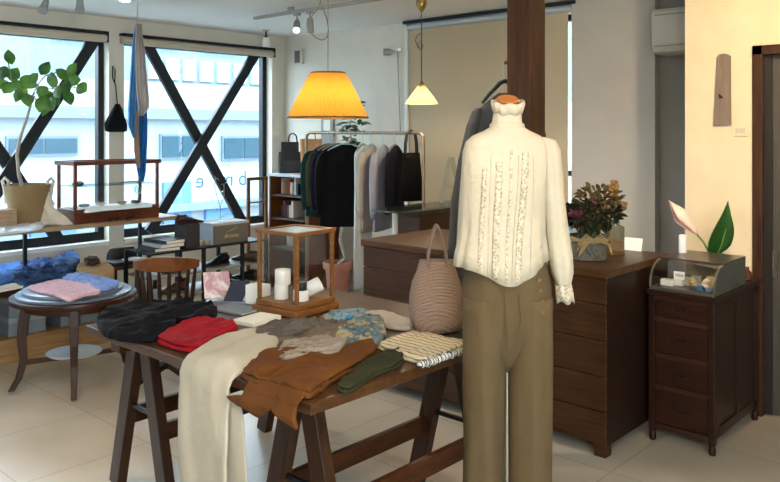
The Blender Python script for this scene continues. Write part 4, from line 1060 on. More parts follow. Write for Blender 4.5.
# glass pendant
gp = at_depth(421.5, 131, 5.75); G0 = EYE+5.75*(HY-104)/F; G1 = EYE+5.75*(HY-85)/F
pl = thing('pendant_lamp', 'small lit pendant lamp with a white glass cone shade by the clothes rail', 'lamp', (gp.x, gp.y, G0))
def shade_white():
    m, nt, b = base('opal_glass'); b.inputs['Base Color'].default_value = lin('f0e6d0'); b.inputs['Roughness'].default_value = .3
    out = nt.nodes['Material Output']; tr_ = N(nt, 'ShaderNodeBsdfTranslucent'); tr_.inputs[0].default_value = lin('fff0d0'); mx = N(nt, 'ShaderNodeMixShader'); mx.inputs[0].default_value = .6
    nt.links.new(b.outputs[0], mx.inputs[1]); nt.links.new(tr_.outputs[0], mx.inputs[2]); nt.links.new(mx.outputs[0], out.inputs[0]); return m
m = MB(Matrix.Translation((gp.x,gp.y,0))); m.rings([[Vector((r_*math.cos(2*PI*k/36), r_*math.sin(2*PI*k/36), z_)) for k in range(36)] for r_, z_ in ((.022,G1),(.03,G1-.01),(.055,G1-.045),(.09,G1-.09),(.118,G0+.008),(.122,G0))], cap=False)
build('lamp_shade', m, shade_white(), pl, smooth=True, auto=0, solid=.003)
build('bulb', MB().ball((gp.x,gp.y,G1-.075), .026, 14), plain('bulb_glow', 'fff0d0', .4, emit='ffd9a0', es=5), pl, smooth=True)
build('socket', MB().tube([(gp.x,gp.y,G1-.05),(gp.x,gp.y,G1+.01),(gp.x,gp.y,G1+.03)], [.015,.018,.006], 12), BRASS, pl, smooth=True)
build('cord', MB().tube([(gp.x,gp.y,G1+.02),(gp.x,gp.y,CZ-.08)], .0035, 6), plain('cord_dark', '3a3026', .7), pl, smooth=True)
zk = EYE+5.75*(HY-40)/F
lk = [Vector((gp.x,gp.y,0)) + CR*x_ + Vector((0,0,zk+z_)) for x_, z_ in ((0,.05),(-.03,.035),(-.045,0),(-.03,-.05),(-.005,-.075),(.012,-.05),(-.005,.0),(-.025,-.03),(-.015,-.06),(0,-.045),(0,.05))]
build('cord_knot', MB().tube(lk, .003, 6), plain('cord_brown', '4e3c26', .7), pl, smooth=True)
build('ceiling_cup', MB().lathe([(.038,CZ-.0005),(.04,CZ-.03),(.028,CZ-.06),(.006,CZ-.085)], (gp.x,gp.y,0), 20), BRASS, pl, smooth=True)

# small wall bits on the back wall
p = at_x(300.5, 57, XB); 
o = thing('wall_speaker', 'small white-framed square speaker on the back wall above the yellow lamp', 'speaker', (XB-.02, p.y, p.z-.07))
build('housing', MB().bx(XB-.035, XB-.0005, p.y-.058, p.y+.058, p.z-.075, p.z+.075), plain('housing_white', 'c8c3b4', .5), o, bevel=.003)
build('grille', MB().bx(XB-.04, XB-.035, p.y-.03, p.y+.045, p.z-.06, p.z+.06), plain('grille_grey', '55534c', .6), o)
p = at_x(399, 50, XB)
o = thing('wall_lamp', 'small grey clip lamp on a white wall bracket left of the beige blind', 'lamp', (XB-.03, p.y, p.z))
build('bracket', MB().bx(XB-.05, XB-.0005, p.y-.03, p.y+.03, p.z-.012, p.z+.012), WHITE, o)
q = at_x(389, 52, XB-.08)
build('lamp_head', MB().tube([q-CR*.05, q, q+CR*.04], [.03,.034,.012], 14), plain('lamp_head_grey', '9b9d98', .4), o, smooth=True)
build('arm', MB().tube([q+CR*.04, (XB-.04, p.y, p.z)], .006, 8), CHROME, o, smooth=True)
r_ = at_x(400.5, 134, XB-.02)
build('cable', MB().tube([(XB-.02, p.y, p.z-.01), (XB-.02, r_.y, r_.z)], .005, 8), plain('cable_grey', '85888a', .6), o, smooth=True)

# ------------------------------------------------------------------ garment rail
RX = 4.5; ry0 = at_x(423.5, 150, RX).y; ry1 = at_x(306.5, 150, RX).y; RZ = 1.485
rk = thing('garment_rail', 'free-standing brass-toned clothes rail hung with shirts and knits', 'clothes rail', (RX, (ry0+ry1)/2, 0))
RM = plain('rail_metal', '8f7f68', .35, .8)
c_ = .05
pp = [(RX,ry0,.04),(RX,ry0,RZ-c_)]+[(RX,ry0+c_-c_*math.cos(a),RZ-c_+c_*math.sin(a)) for a in (R(22),R(45),R(68),R(90))]+[(RX,ry1-c_+c_*math.sin(a),RZ-c_+c_*math.cos(a)) for a in (0,R(22),R(45),R(68),R(90))]+[(RX,ry1,.04)]
build('rail_frame', MB().tube(pp, .0125, 12), RM, rk, smooth=True)
for y_ in (ry0, ry1): build('foot', MB().tube([(RX-.22,y_,.0155),(RX+.22,y_,.0155)], .015, 10), RM, rk, smooth=True)
def ry(px): return at_x(px, 150, RX).y
def hung(px, w_, length, mat, name, cat, label, sleeves=True, group='clothes on the garment rail', flare=1.0, thick=.045, hanger_mat=None, rot=R(-38)):
    y_ = ry(px); top = RZ-.085
    M = Matrix.Translation((RX, y_, 0)) @ Matrix.Rotation(rot, 4, 'Z')
    h = thing('clothes_hanger', 'hanger on the rail holding the ' + label.split(' hanging')[0], 'hanger', (RX, y_, top), 'hangers on the garment rail')
    hm = hanger_mat or CHROME
    build('shoulder_bar', MB(M).tube([(-w_*.36,0,top-.06),(-w_*.2,0,top-.025),(0,0,top-.005),(w_*.2,0,top-.025),(w_*.36,0,top-.06)], [.006,.009,.009,.009,.006], 8), hm, h, smooth=True)
    hk_ = [(0,0,top-.005),(0,0,top+.045)]+[(.018-.018*math.cos(a)-.018*0, 0, RZ+.0-.002+.018*math.sin(a)) for a in (R(-40),0,R(45),R(90),R(135),R(180))]
    hk_ = [(q[0]-.018 if i > 1 else q[0], q[1], q[2]) for i, q in enumerate(hk_)]
    build('hook', MB(M).tube(hk_, .002, 6), hm, h, smooth=True)
    g = thing(name, label, cat, (RX, y_, top-length), group)
    hw = w_/2; zt_ = top-.012
    S = [(zt_,0,0,hw*.2,.018),(zt_-.015,0,0,hw*.38,.024),(zt_-.04,0,0,hw*.66,.03),(zt_-.07,0,0,hw*.84,.034),(zt_-.11,0,0,hw*.9,thick*.9),(zt_-.2,0,0,hw*.88,thick)]
    n = 6
    for k in range(1, n+1): S.append((zt_-.2-(length-.2)*k/n, 0,0, hw*(.88+(flare-.88)*k/n), thick*(1+.1*k/n)))
    random.seed(int(px)); ph = random.random()*6
    build('body', MB(M).loft(S, 44, lambda t, zz: (1+.05*math.sin(7*t+ph)*min(1,max(0,(zt_-.1-zz)*4))+.03*math.sin(12*t+zz*6), 0)), mat, g, smooth=True, auto=0)
    if sleeves:
        for sg in (-1,1):
            sl = .5*length/.62
            q_ = min(1, thick/.036)
            SS = [(a_, b_, 0, c_, d_*q_) for a_, b_, c_, d_ in ((zt_-.055,sg*hw*.8,.02,.024),(zt_-.08,sg*hw*.9,.034,.034),(zt_-.16,sg*hw*1.02,.04,.036),(zt_-.3,sg*hw*1.06,.038,.034),(zt_-min(.48,sl),sg*hw*1.04,.034,.032),(zt_-min(.56,sl+.06),sg*hw*1.02,.028,.028))]
            build('sleeve', MB(M).loft(SS, 22, lambda t, zz: (1+.06*math.sin(4*t+zz*12), 0)), mat, g, smooth=True, auto=0)
    return g
hung(329, .38, .60, cloth('deep_green_knit', '10312e', .2), 'hung_shirt', 'shirt', 'deep green shirt hanging at the far left end of the rail', thick=.02)
hung(334, .38, .56, cloth('moss_cloth', '3a3a26', .2), 'hung_shirt', 'shirt', 'moss brown shirt hanging second from the left on the rail', thick=.02)
hung(339, .38, .60, cloth('navy_knit', '0e1026', .2), 'hung_sweater', 'sweater', 'dark navy sweater hanging behind the black one on the rail', thick=.022)
hung(346, .42, .67, cloth('black_knit', '0a0a0c', .2), 'hung_sweater', 'sweater', 'bulky black sweater hanging in the middle left of the rail', thick=.05, hanger_mat=plain('hanger_blue', '8fb0bd', .4))
hung(363, .28, 1.14, cloth('ice_white_cotton', 'c9d2d8', .05), 'hung_dress', 'dress', 'long ice-white dress hanging low beside the black sweater', sleeves=False, thick=.035, flare=.95, rot=R(14))
hung(371, .40, .68, cloth('stone_cotton', 'a9a097', .06), 'hung_shirt', 'shirt', 'stone grey shirt hanging to the right of the long dress', thick=.03, rot=R(22), hanger_mat=plain('hanger_blue', '8fb0bd', .4))
hung(383, .40, .66, cloth('lavender_cotton', '8d90a4', .08), 'hung_shirt', 'shirt', 'lavender blue shirt hanging beside the stone grey one', thick=.03, rot=R(22), hanger_mat=plain('hanger_blue', '8fb0bd', .4))
hung(395, .36, .52, cloth('ink_cloth', '121420', .2), 'hung_shirt', 'shirt', 'ink-dark top hanging next to the black tote on the rail', thick=.03, sleeves=False, rot=R(20))
# black tote on the rail
y_ = ry(411); M = Matrix.Translation((RX, y_, 0)) @ Matrix.Rotation(R(-20), 4, 'Z')
bt_ = thing('black_tote_bag', 'black cloth tote bag hanging by its handles at the right end of the rail', 'bag', (RX, y_, RZ-.5))
m = MB(M); m.loft([(RZ-.15,0,0,.075,.014),(RZ-.2,0,0,.08,.028),(RZ-.35,0,0,.095,.034),(RZ-.51,0,0,.11,.03),(RZ-.52,0,0,.108,.012)], 40, lambda t, zz: (1+.02*math.sin(5*t), 0))
build('bag_body', m, cloth('tote_black', '0b0b0d', .2), bt_, smooth=True, auto=0)
for yy in (-.012, .012):
    build('handle', MB(M).tube([(-.05,yy,RZ-.16),(-.048,yy,RZ-.08),(-.035,yy,RZ-.01),(-.0,yy*.6,RZ+.022),(.035,yy,RZ-.01),(.048,yy,RZ-.08),(.05,yy,RZ-.16)], .007, 8), BLACK, bt_, smooth=True)

# potted plant behind the rail
pt = at_depth(338, 131, 7.05); pt.z = 0
pp_ = thing('potted_plant', 'leafy plant with a pale curved trunk in a terracotta pot behind the rail', 'plant', pt)
TER = plain('terracotta', 'a86f5c', .8, var=.12)
build('pot', MB(Matrix.Translation(pt)).lathe([(.085,.0005),(.09,.01),(.115,.25),(.118,.26),(.135,.262),(.138,.32),(.125,.322),(.118,.29)], seg=36), TER, pp_, smooth=True)
build('soil', MB(Matrix.Translation(pt)).lathe([(.117,.28),(.117,.295),(.004,.3)], seg=28), plain('soil', '2b211a', .95, bump=.5), pp_)
T = lambda px, py: at_depth(px, py, 7.05)
tp_ = [pt+Vector((.0,0,.29)), T(345,258), T(340,240), T(342,228), T(349,222), T(355,205), T(356,180), T(352,150), T(350,125), T(352,105)]
build('trunk', MB().tube(tp_, [.016,.016,.015,.014,.013,.012,.011,.009,.007,.004], 10), plain('pale_bark', 'b3a99a', .8), pp_, smooth=True)
m = MB(); random.seed(5)
def bigleaf(m, a, dr_, L_, W_, droop=.3):
    dr_ = Vector(dr_).normalized(); sd_ = dr_.cross(Vector((0,0,1)))
    if sd_.length < .1: sd_ = CR.copy()
    sd_.normalize(); sd_ = (sd_ + Vector((random.uniform(-.4,.4),random.uniform(-.4,.4),random.uniform(-.5,.5)))).normalized()
    strip(m, [Vector(a)+dr_*L_*i/8+Vector((0,0,-droop*L_*(i/8)**2)) for i in range(9)], [W_*w_ for w_ in (.06,.55,.85,1,.98,.85,.62,.34,.02)], sd_, .15, 5)
for k in range(60):
    a = T(random.uniform(344,362), random.uniform(98,150)); bigleaf(m, a, (random.uniform(-1,1),random.uniform(-1,1),random.uniform(-.2,.6)), random.uniform(.08,.12), random.uniform(.022,.032))
build('foliage', m, plain('plant_green', '46613a', .45, var=.3), pp_, smooth=True, auto=0)

# ------------------------------------------------------------------ glass-topped cabinet behind the counter with the letter A
gt = thing('glass_top_cabinet', 'glass-topped wooden cabinet standing behind the left end of the counter', 'cabinet', (4.4, 3.58, 0))
GT = .95
def rrect(x0, x1, y0, y1, r, zq, n=8):
    P = []
    for cx_, cy_, a0 in ((x1-r,y1-r,0),(x0+r,y1-r,PI/2),(x0+r,y0+r,PI),(x1-r,y0+r,1.5*PI)):
        for k in range(n+1): a = a0+PI/2*k/n; P.append((cx_+r*math.cos(a), cy_+r*math.sin(a), zq))
    return P
build('glass_top', MB().prism(rrect(3.85, 4.85, 3.44, 3.73, .1, GT), (0,0,.014)), glass('green_glass', 'cfe2da', .6, .15), gt)
build('body', MB().bx(4.12, 4.8, 3.47, 3.71, .06, GT-.03), COUNT, gt, bevel=.003)
build('top_rail', MB().bx(4.1, 4.82, 3.46, 3.72, GT-.03, GT-.0005), COUNTT, gt)
build('plinth', MB().bx(4.14, 4.78, 3.49, 3.69, .0005, .06), COUNT, gt)
build('glass_leg', MB().tube([(3.93,3.53,.0005),(3.93,3.53,GT-.0005)], .02, 14), plain('leg_pale', 'b9c0bd', .3), gt, smooth=True)
pA_ = at_y(446, 205, 3.6); 
sA = GT+.0145
La = thing('letter_decoration', 'large pale grey capital letter A standing on the glass-topped cabinet', 'letter', (pA_.x, 3.6, sA))
MA = Matrix.Translation((pA_.x+.06, 3.6, sA)) @ Matrix.Rotation(HEAD-PI/2, 4, 'Z')
AC_ = plain('letter_pale', '8f9186', .7)
m = MB(MA); H_ = .34; m.bar((-.075,0,.0),(-.008,0,H_), .03, .03, up=Vector((0,1,0))); m.bar((.075,0,.0),(.008,0,H_), .03, .03, up=Vector((0,1,0))); m.box((0,0,.12),(.09,.03,.028))
build('letter_face', m, AC_, La)

# ------------------------------------------------------------------ corner cabinet with open glass door
cbx0, cbx1, cby0, cby1, cbz = 4.76, 5.14, 5.33, 5.9, 1.095
cb = thing('glazed_cabinet', 'brown wooden cabinet with an open glazed door in the room corner', 'cabinet', ((cbx0+cbx1)/2, (cby0+cby1)/2, 0))
t = .02
build('side_panel', MB().bx(cbx0, cbx1, cby1-t, cby1, .03, cbz-.025), BROWNW, cb); build('side_panel', MB().bx(cbx0, cbx1, cby0, cby0+t, .03, cbz-.025), BROWNW, cb)
build('back_panel', MB().bx(cbx1-.01, cbx1, cby0+t, cby1-t, .03, cbz-.025), plain('cab_back', '2b1a12', .6), cb)
build('top', MB().bx(cbx0-.02, cbx1, cby0-.01, cby1+.01, cbz-.025, cbz), plain('cab_top_pale', 'b9c0c4', .4), cb, bevel=.002)
for zq in (.03, .38, .66, .88): build('shelf', MB().bx(cbx0+.01, cbx1-.01, cby0+t, cby1-t, zq, zq+.016), BROWNW if zq < .1 else plain('cab_shelf_pale', '4a3a2e', .4), cb)
build('plinth', MB().bx(cbx0+.02, cbx1, cby0, cby1, .0005, .03), BROWNW, cb)
def gdoor(p0, p1):
    d = (p1-p0); L_ = d.length; an = math.atan2(d.y, d.x); M = Matrix.Translation((p0.x, p0.y, 0)) @ Matrix.Rotation(an, 4, 'Z')
    o = build('door', MB(M).bx(0,.03,-.01,.01,.05,cbz-.03).bx(L_-.03,L_,-.01,.01,.05,cbz-.03).bx(.03,L_-.03,-.01,.01,cbz-.06,cbz-.03).bx(.03,L_-.03,-.01,.01,.05,.09).bx(.03,L_-.03,-.006,.006,.82,.835).bx(.03,L_-.03,-.006,.006,.45,.465), CASEW, cb)
    build('pane', MB(M).bx(.03,L_-.03,-.0015,.0015,.09,cbz-.06), GLASS, o)
    build('knob', MB(M).ball((L_-.015,-.018,.6), .01, 10), BRASS, o, smooth=True)
gdoor(Vector((cbx0-.025, cby1+.0, 0)), Vector((cbx0-.27, cby1-.01, 0)))
# contents
random.seed(21)
for zq, items in ((.896, 7), (.676, 6)):
    y_ = cby1-.07
    for k in range(items):
        w_ = random.uniform(.018,.035); h_ = random.uniform(.1,.17); c__ = random.choice(['8a3b2c','cfc7b8','2f4454','b09a70','48403a','d8d4cc'])
        nm = {'8a3b2c':'rust-red','cfc7b8':'ivory','2f4454':'slate-blue','b09a70':'tan','48403a':'charcoal','d8d4cc':'off-white'}[c__]
        Mq = Matrix.Translation((cbx0+.16, y_-w_/2, zq+.0005)) @ Matrix.Rotation(PI/2, 4, 'X').to_4x4() if False else Matrix.Translation((cbx0+.16, y_, zq+.0005))
        build('book', MB(Mq).bx(-.07,.07,-w_,0,0,h_), plain('book_'+c__, c__, .7), bevel=.002, label='%s book standing in the glazed corner cabinet' % nm, cat='book', group='%s books in the corner cabinet' % nm)
        y_ -= w_+random.choice([.003,.003,.03])
for k, (y_, zq, c__) in enumerate(((5.75,.396,'b9b2a8'),(5.6,.396,'6a2f26'),(5.45,.396,'d0cbc0'))):
    nm = ('grey','dark red','off-white')[k]
    build('jar', MB(Matrix.Translation((cbx0+.15, y_, zq+.0005))).lathe([(.035,0),(.045,.03),(.045,.09),(.03,.12),(.03,.14)], seg=18), plain('jar_'+nm, c__, .4), smooth=True, label='%s lidless jar on the low shelf of the corner cabinet' % nm, cat='jar')
# black handbag on it
hp_ = at_depth(291, 168, 7.5)
hb = Vector((4.93, at_x(291, 160, 4.93).y, cbz+.0005)); Mk = Matrix.Translation(hb) @ Matrix.Rotation(HEAD-PI/2, 4, 'Z')
bk = thing('black_handbag', 'boxy black handbag with a looped handle on the corner cabinet', 'bag', hb)
BLK = plain('black_leather', '1a1c20', .5, bump=.2)
build('bag_body', MB(Mk).loft([(0,0,0,.118,.05),(.006,0,0,.12,.055),(.12,0,0,.12,.05),(.2,0,0,.118,.03),(.205,0,0,.11,.02)], 4*9, lambda t, zz: (min(1/max(abs(math.cos(t)),1e-3), 1/max(abs(math.sin(t)),1e-3))**.85, 0)), BLK, bk)
build('flap', MB(Mk).box((-.01,0,.25), (.17,.03,.1)), BLK, bk, bevel=.008)
build('handle', MB(Mk).tube([(-.02,-.02,.27),(-.02,-.02,.34),(-.005,-.02,.375),(.03,-.02,.38),(.055,-.02,.355),(.06,-.02,.3),(.06,-.02,.2)], .007, 8), BLK, bk, smooth=True)
# tan bag and little white frame further along
tbp = Vector((4.97, at_x(311, 150, 4.97).y, cbz+.0005)); 
tbp.y = max(tbp.y, cby0+.06)
Mk = Matrix.Translation(tbp) @ Matrix.Rotation(HEAD-PI/2-.1, 4, 'Z')
tg = thing('tan_tote_bag', 'tan leather tote standing on the corner cabinet behind the rail', 'bag', tbp)
TAN = plain('tan_leather', 'c08a54', .55, bump=.15)
build('bag_body', MB(Mk).loft([(0,0,0,.08,.05),(.006,0,0,.085,.055),(.2,0,0,.098,.05),(.33,0,0,.105,.03),(.33,0,0,.1,.025),(.2,0,0,.09,.03)], 36, lambda t, zz: (min(1/max(abs(math.cos(t)),1e-3), 1/max(abs(math.sin(t)),1e-3))**.85, 0)), TAN, tg)
build('handle', MB(Mk).tube([(-.05,-.03,.3),(-.045,-.03,.37),(0,-.03,.4),(.045,-.03,.37),(.05,-.03,.3)], .006, 8), TAN, tg, smooth=True)
p = at_x(328.5, 125, XB)
o = thing('picture_frame', 'small grey-framed white picture on the back wall under the yellow lamp', 'picture', (XB-.01, p.y, p.z-.1))
build('frame', MB().bx(XB-.02, XB-.0005, p.y-.085, p.y+.085, p.z-.2, p.z+.09), plain('frame_grey', '8a867e', .5), o, bevel=.003)
build('print', MB().bx(XB-.022, XB-.02, p.y-.05, p.y+.05, p.z-.055, p.z+.05), PAPER, o)

# ------------------------------------------------------------------ shelf in front of the window
SY0, SY1, SZ = 5.4, 5.86, .83
sx1 = at_y(179, 217, SY0).x; sx0 = A0-.3
sf = thing('window_shelf', 'long pale wooden shelf board on thin black legs in front of the window', 'shelf', ((sx0+sx1)/2, (SY0+SY1)/2, 0))
build('board', MB().bx(sx0, sx1, SY0, SY1, SZ-.032, SZ), SHELFW, sf, bevel=.004)
for px in (140, 177, 25, -60):
    x_ = at_y(px, 230, SY1-.08).x; 
    build('leg', MB().bx(x_-.012, x_+.012, SY1-.09, SY1-.066, .0005, SZ-.032), BLACKM, sf)
# display case on the shelf
dx0, dx1, dy0, dy1 = 2.61, 3.29, 5.43, 5.71; dz0 = SZ+.0008; dh = .45
wc = thing('display_case', 'long glass display case with dark wood edges on the window shelf', 'display case', ((dx0+dx1)/2, (dy0+dy1)/2, dz0))
build('base', MB().bx(dx0, dx1, dy0, dy1, dz0, dz0+.1), REDW, wc, bevel=.003)
for x_ in (dx0+.011, dx1-.011):
    for y_ in (dy0+.011, dy1-.011): build('corner_post', MB().bx(x_-.01, x_+.01, y_-.01, y_+.01, dz0+.1, dz0+dh-.03), REDW, wc)
m = MB(); m.bx(dx0-.012, dx1+.012, dy0-.012, dy0+.022, dz0+dh-.03, dz0+dh).bx(dx0-.012, dx1+.012, dy1-.022, dy1+.012, dz0+dh-.03, dz0+dh).bx(dx0-.012, dx0+.022, dy0+.022, dy1-.022, dz0+dh-.03, dz0+dh).bx(dx1-.022, dx1+.012, dy0+.022, dy1-.022, dz0+dh-.03, dz0+dh)
build('top_frame', m, REDW, wc)
m = MB(); m.bx(dx0+.022, dx1-.022, dy0+.009, dy0+.012, dz0+.1, dz0+dh-.03).bx(dx0+.022, dx1-.022, dy1-.012, dy1-.009, dz0+.1, dz0+dh-.03).bx(dx0+.009, dx0+.012, dy0+.022, dy1-.022, dz0+.1, dz0+dh-.03).bx(dx1-.012, dx1-.009, dy0+.022, dy1-.022, dz0+.1, dz0+dh-.03).bx(dx0+.022, dx1-.022, dy0+.022, dy1-.022, dz0+dh-.012, dz0+dh-.009)
build('side_panes', m, GLASS, wc)
build('glass_shelf', MB().bx(dx0+.022, dx1-.022, dy0+.03, dy1-.022, dz0+.262, dz0+.268), glass('shelf_glass', 'cfe0e0', .4), wc)
zi2 = dz0+.1008
build('cloth_lining', heap(MB(), [(84,213),(105,211),(140,208),(152,207),(148,203),(120,204),(92,206)], zi2, .008, 61, .1, 20), cloth('white_lining', 'd5d2ca', .04), smooth=True, auto=0, label='white cloth lining crumpled on the floor of the long shelf case', cat='cloth')
def blob_item(name, loc, prof, mat, label, cat, group=None, M=None):
    return build(name, MB(Matrix.Translation(loc) @ (M or Matrix())).lathe(prof, seg=18), mat, smooth=True, label=label, cat=cat, group=group)
zg = dz0+.2685
def onshelf(px, yv): return Vector((at_y(px, 190, yv).x, yv, zg))
blob_item('leather_pouch', onshelf(78, 5.5), [(.03,0),(.04,.01),(.04,.025),(.02,.035)], plain('dark_pouch', '2e2a28', .6), 'dark round leather pouch at the left on the case glass shelf', 'pouch')
build('folded_glasses', MB(Matrix.Translation(onshelf(130,5.52))).tube([(-.08,0,.006),(0,.01,.01),(.08,0,.006)], .006, 8), plain('tan_horn', '6a5a48', .5), smooth=True, label='long slim brown case lying on the glass shelf of the long case', cat='case')
for k, (px, c__, nm) in enumerate(((84,'8fa0a8','blue-grey'),(100,'c9c2b4','ivory'),(122,'a28c74','tan'),(136,'55504c','dark grey'))):
    l_ = Vector((at_y(px, 208, 5.49).x, 5.49, zi2+.013))
    blob_item('small_dish', l_, [(.02,0),(.036,.008),(.04,.02),(.034,.022),(.02,.01)], plain('dish_'+nm, c__, .5), 'small %s dish on the cloth inside the long shelf case' % nm, 'dish')
blob_item('glass_goblet', Vector((at_y(138, 200, 5.6).x, 5.6, zi2+.013)), [(.025,0),(.006,.008),(.005,.05),(.03,.08),(.034,.12),(.028,.13)], glass('goblet_glass', 'dff0f2', .5), 'little stemmed glass goblet at the right in the long shelf case', 'goblet')
# sandals in front of the case
def shoe(M, s, mat, label, cat, name='leather_shoe', group=None, sole=None, heel=True):
    o = thing(name, label, cat, M @ Vector((0,0,0)), group)
    m = MB(M @ Matrix.Scale(s, 4)); out = []
    # x heel -> toe
    for (x_, w_, h_) in ((-.13,.02,.05),(-.125,.028,.075),(-.1,.032,.085),(-.06,.031,.08),(-.02,.031,.075),(.02,.035,.06),(.06,.042,.045),(.1,.042,.034),(.125,.03,.026),(.14,.012,.016)):
        out.append([Vector((x_, w_*math.cos(a), .014 + (h_-.014)*(.5+.5*math.sin(a)))) for a in [2*PI*k/16 for k in range(16)]])
    m.rings(out); build('upper', m, mat, o, smooth=True, auto=0)
    m = MB(M @ Matrix.Scale(s, 4)); P = [(-.13,0),(-.12,-.03),(-.05,-.03),(.02,-.034),(.08,-.043),(.12,-.034),(.142,0),(.12,.034),(.08,.043),(.02,.034),(-.05,.03),(-.12,.03)]
    m.prism([(x_,y_,.004) for x_, y_ in P], (0,0,.012)); m.box((-.09,0,.0045), (.07,.055,.009))
    build('sole', m, sole or plain('sole_dark', '1c1714', .6), o)
    build('opening', MB(M @ Matrix.Scale(s, 4)).loft([(.07,-.07,0,.045,.022),(.084,-.075,0,.047,.026),(.088,-.077,0,.046,.024)], 20), BLACK, o, smooth=True)
    return o
BRL = plain('brown_leather', '5a3a24', .4); BKL = plain('shoe_black', '121214', .3); RDL = plain('oxblood_leather', '3a1a1c', .3)
def sandal(M, label):
    o = thing('leather_sandal', label, 'sandal', M @ Vector((0,0,0)), 'sandals on the window shelf')
    P = [(-.11,0),(-.1,-.026),(-.02,-.024),(.05,-.036),(.1,-.026),(.115,0),(.1,.026),(.05,.036),(-.02,.024),(-.1,.026)]
    build('sole', MB(M).prism([(x_,y_,0) for x_, y_ in P], (0,0,.014)), plain('sandal_tan', '7d5a3c', .6), o)
    for x_, h_ in ((.05,.045),(.0,.05),(-.08,.055)):
        build('strap', MB(M).tube([(x_,-.033,.01),(x_,-.03,.03),(x_,-.012,h_),(x_,.012,h_),(x_,.03,.03),(x_,.033,.01)], .006, 8), BKL, o, smooth=True)
for k, px in enumerate((114, 128)):
    l_ = Vector((at_y(px, 219, 5.415).x, 5.414, SZ+.0008)); l_.y = 5.4+.0
    pass
sandal(Matrix.Translation((at_y(115,219,5.4).x, 5.385+.0, SZ+.0008)) @ Matrix.Scale(.55,4), 'strappy brown sandal before the long shelf case, the left one')
sandal(Matrix.Translation((at_y(131,217,5.4).x, 5.385, SZ+.0008)) @ Matrix.Rotation(.5,4,'Z') @ Matrix.Scale(.55,4), 'strappy brown sandal before the long shelf case, the right one')

# plant in the wicker basket
bp_ = Vector((at_y(28, 200, 5.66).x, 5.66, SZ+.0008))
fp_ = thing('potted_fig', 'rubber fig with round green leaves in a wicker basket on the window shelf', 'plant', bp_)
WIC = woven('wicker', '94764e', 'a98b60', 60, 50)
bk_ = build('basket', MB(Matrix.Translation(bp_)).lathe([(.1,0),(.108,.004),(.135,.14),(.158,.28),(.166,.29),(.156,.29),(.13,.16)], seg=40), WIC, fp_, smooth=True)
for sg in (-1,1):
    hpnt = bp_+CR*sg*.155+Vector((0,0,.28))
    build('basket_handle', MB().tube([hpnt+CR*sg*.0+Vector((0,0,-.13)), hpnt+CR*sg*.015+Vector((0,0,-.02)), hpnt+CR*sg*.028+Vector((0,0,.03)), hpnt+CR*sg*.01+Vector((0,0,.055)), hpnt-CR*sg*.015+Vector((0,0,.03)), hpnt-CR*sg*.01+Vector((0,0,-.03))], .011, 10), plain('rope_white', 'c9c4b8', .8), bk_, smooth=True)
build('soil', MB(Matrix.Translation(bp_)).lathe([(.135,.24),(.135,.25),(.004,.25)], seg=28), plain('soil', '2b211a', .95, bump=.5), fp_)
dF = CD.dot(Vector((bp_.x, bp_.y, 0)))
K = lambda px, py, dd=0: at_depth(px, py, dF+dd)
build('trunk', MB().tube([K(24,192), K(19,175), K(17,155), K(20,138), K(27,118), K(31,104), K(33,94)], [.014,.013,.012,.011,.01,.008,.006], 10), plain('fig_bark', 'a09a8c', .8), fp_, smooth=True)
m = MB(); random.seed(9)
br_ = [((33,94),(45,76)), ((31,104),(12,84)), ((33,94),(62,88)), ((45,76),(70,72)), ((12,84),(-6,78)), ((62,88),(84,90)), ((12,84),(8,62)), ((33,94),(40,112))]
for a, b in br_: m.tube([K(*a), K((a[0]+b[0])/2, (a[1]+b[1])/2-2, .03), K(*b)], .0045, 6)
build('branches', m, plain('fig_twig', '6e6a50', .8), fp_, smooth=True)
LF = [(10,57,-.1,.9),(3,72,-.8,.3),(0,84,-1,-.2),(17,86,-.3,-.3),(26,80,.3,.4),(30,84,.5,-.1),(22,92,0,-.5),(28,100,0,-1),(45,68,.4,.8),(43,92,-.4,-.5),(48,96,.2,-.6),(42,104,-.2,-1),(52,104,.3,-1),(62,74,-.6,.4),(72,70,.5,.6),(66,88,-.2,-1),(69,98,.2,-1),(82,88,1,-.6),(58,92,.4,-.5),(8,88,-.4,-.6),(14,74,.2,.5),(34,78,.2,.2),(18,96,-.5,-.9),(52,80,0,.4),(74,80,.3,0),(-6,70,-1,.2),(46,108,-.3,-.8),(55,100,.5,-.4)]
m = MB()
def roundleaf(m, a, dr2, L_, W_):
    dr_ = (CR*dr2[0] + Vector((0,0,1))*dr2[1] - CD*random.uniform(-.3,.4)).normalized()
    sd_ = dr_.cross(CD + Vector((random.uniform(-.3,.3), random.uniform(-.3,.3), random.uniform(-.4,.4)))).normalized()
    strip(m, [Vector(a)+dr_*L_*(i/8-.5) - CD*(.1*L_*math.sin(PI*i/8)) for i in range(9)], [W_*w_ for w_ in (.08,.6,.88,1,1,.92,.72,.42,.03)], sd_, .15, 5)
for (x_, y_, a, b) in LF:
    roundleaf(m, K(x_, y_, random.uniform(-.12,.12)), (a, b), random.uniform(.095,.14), random.uniform(.036,.052))
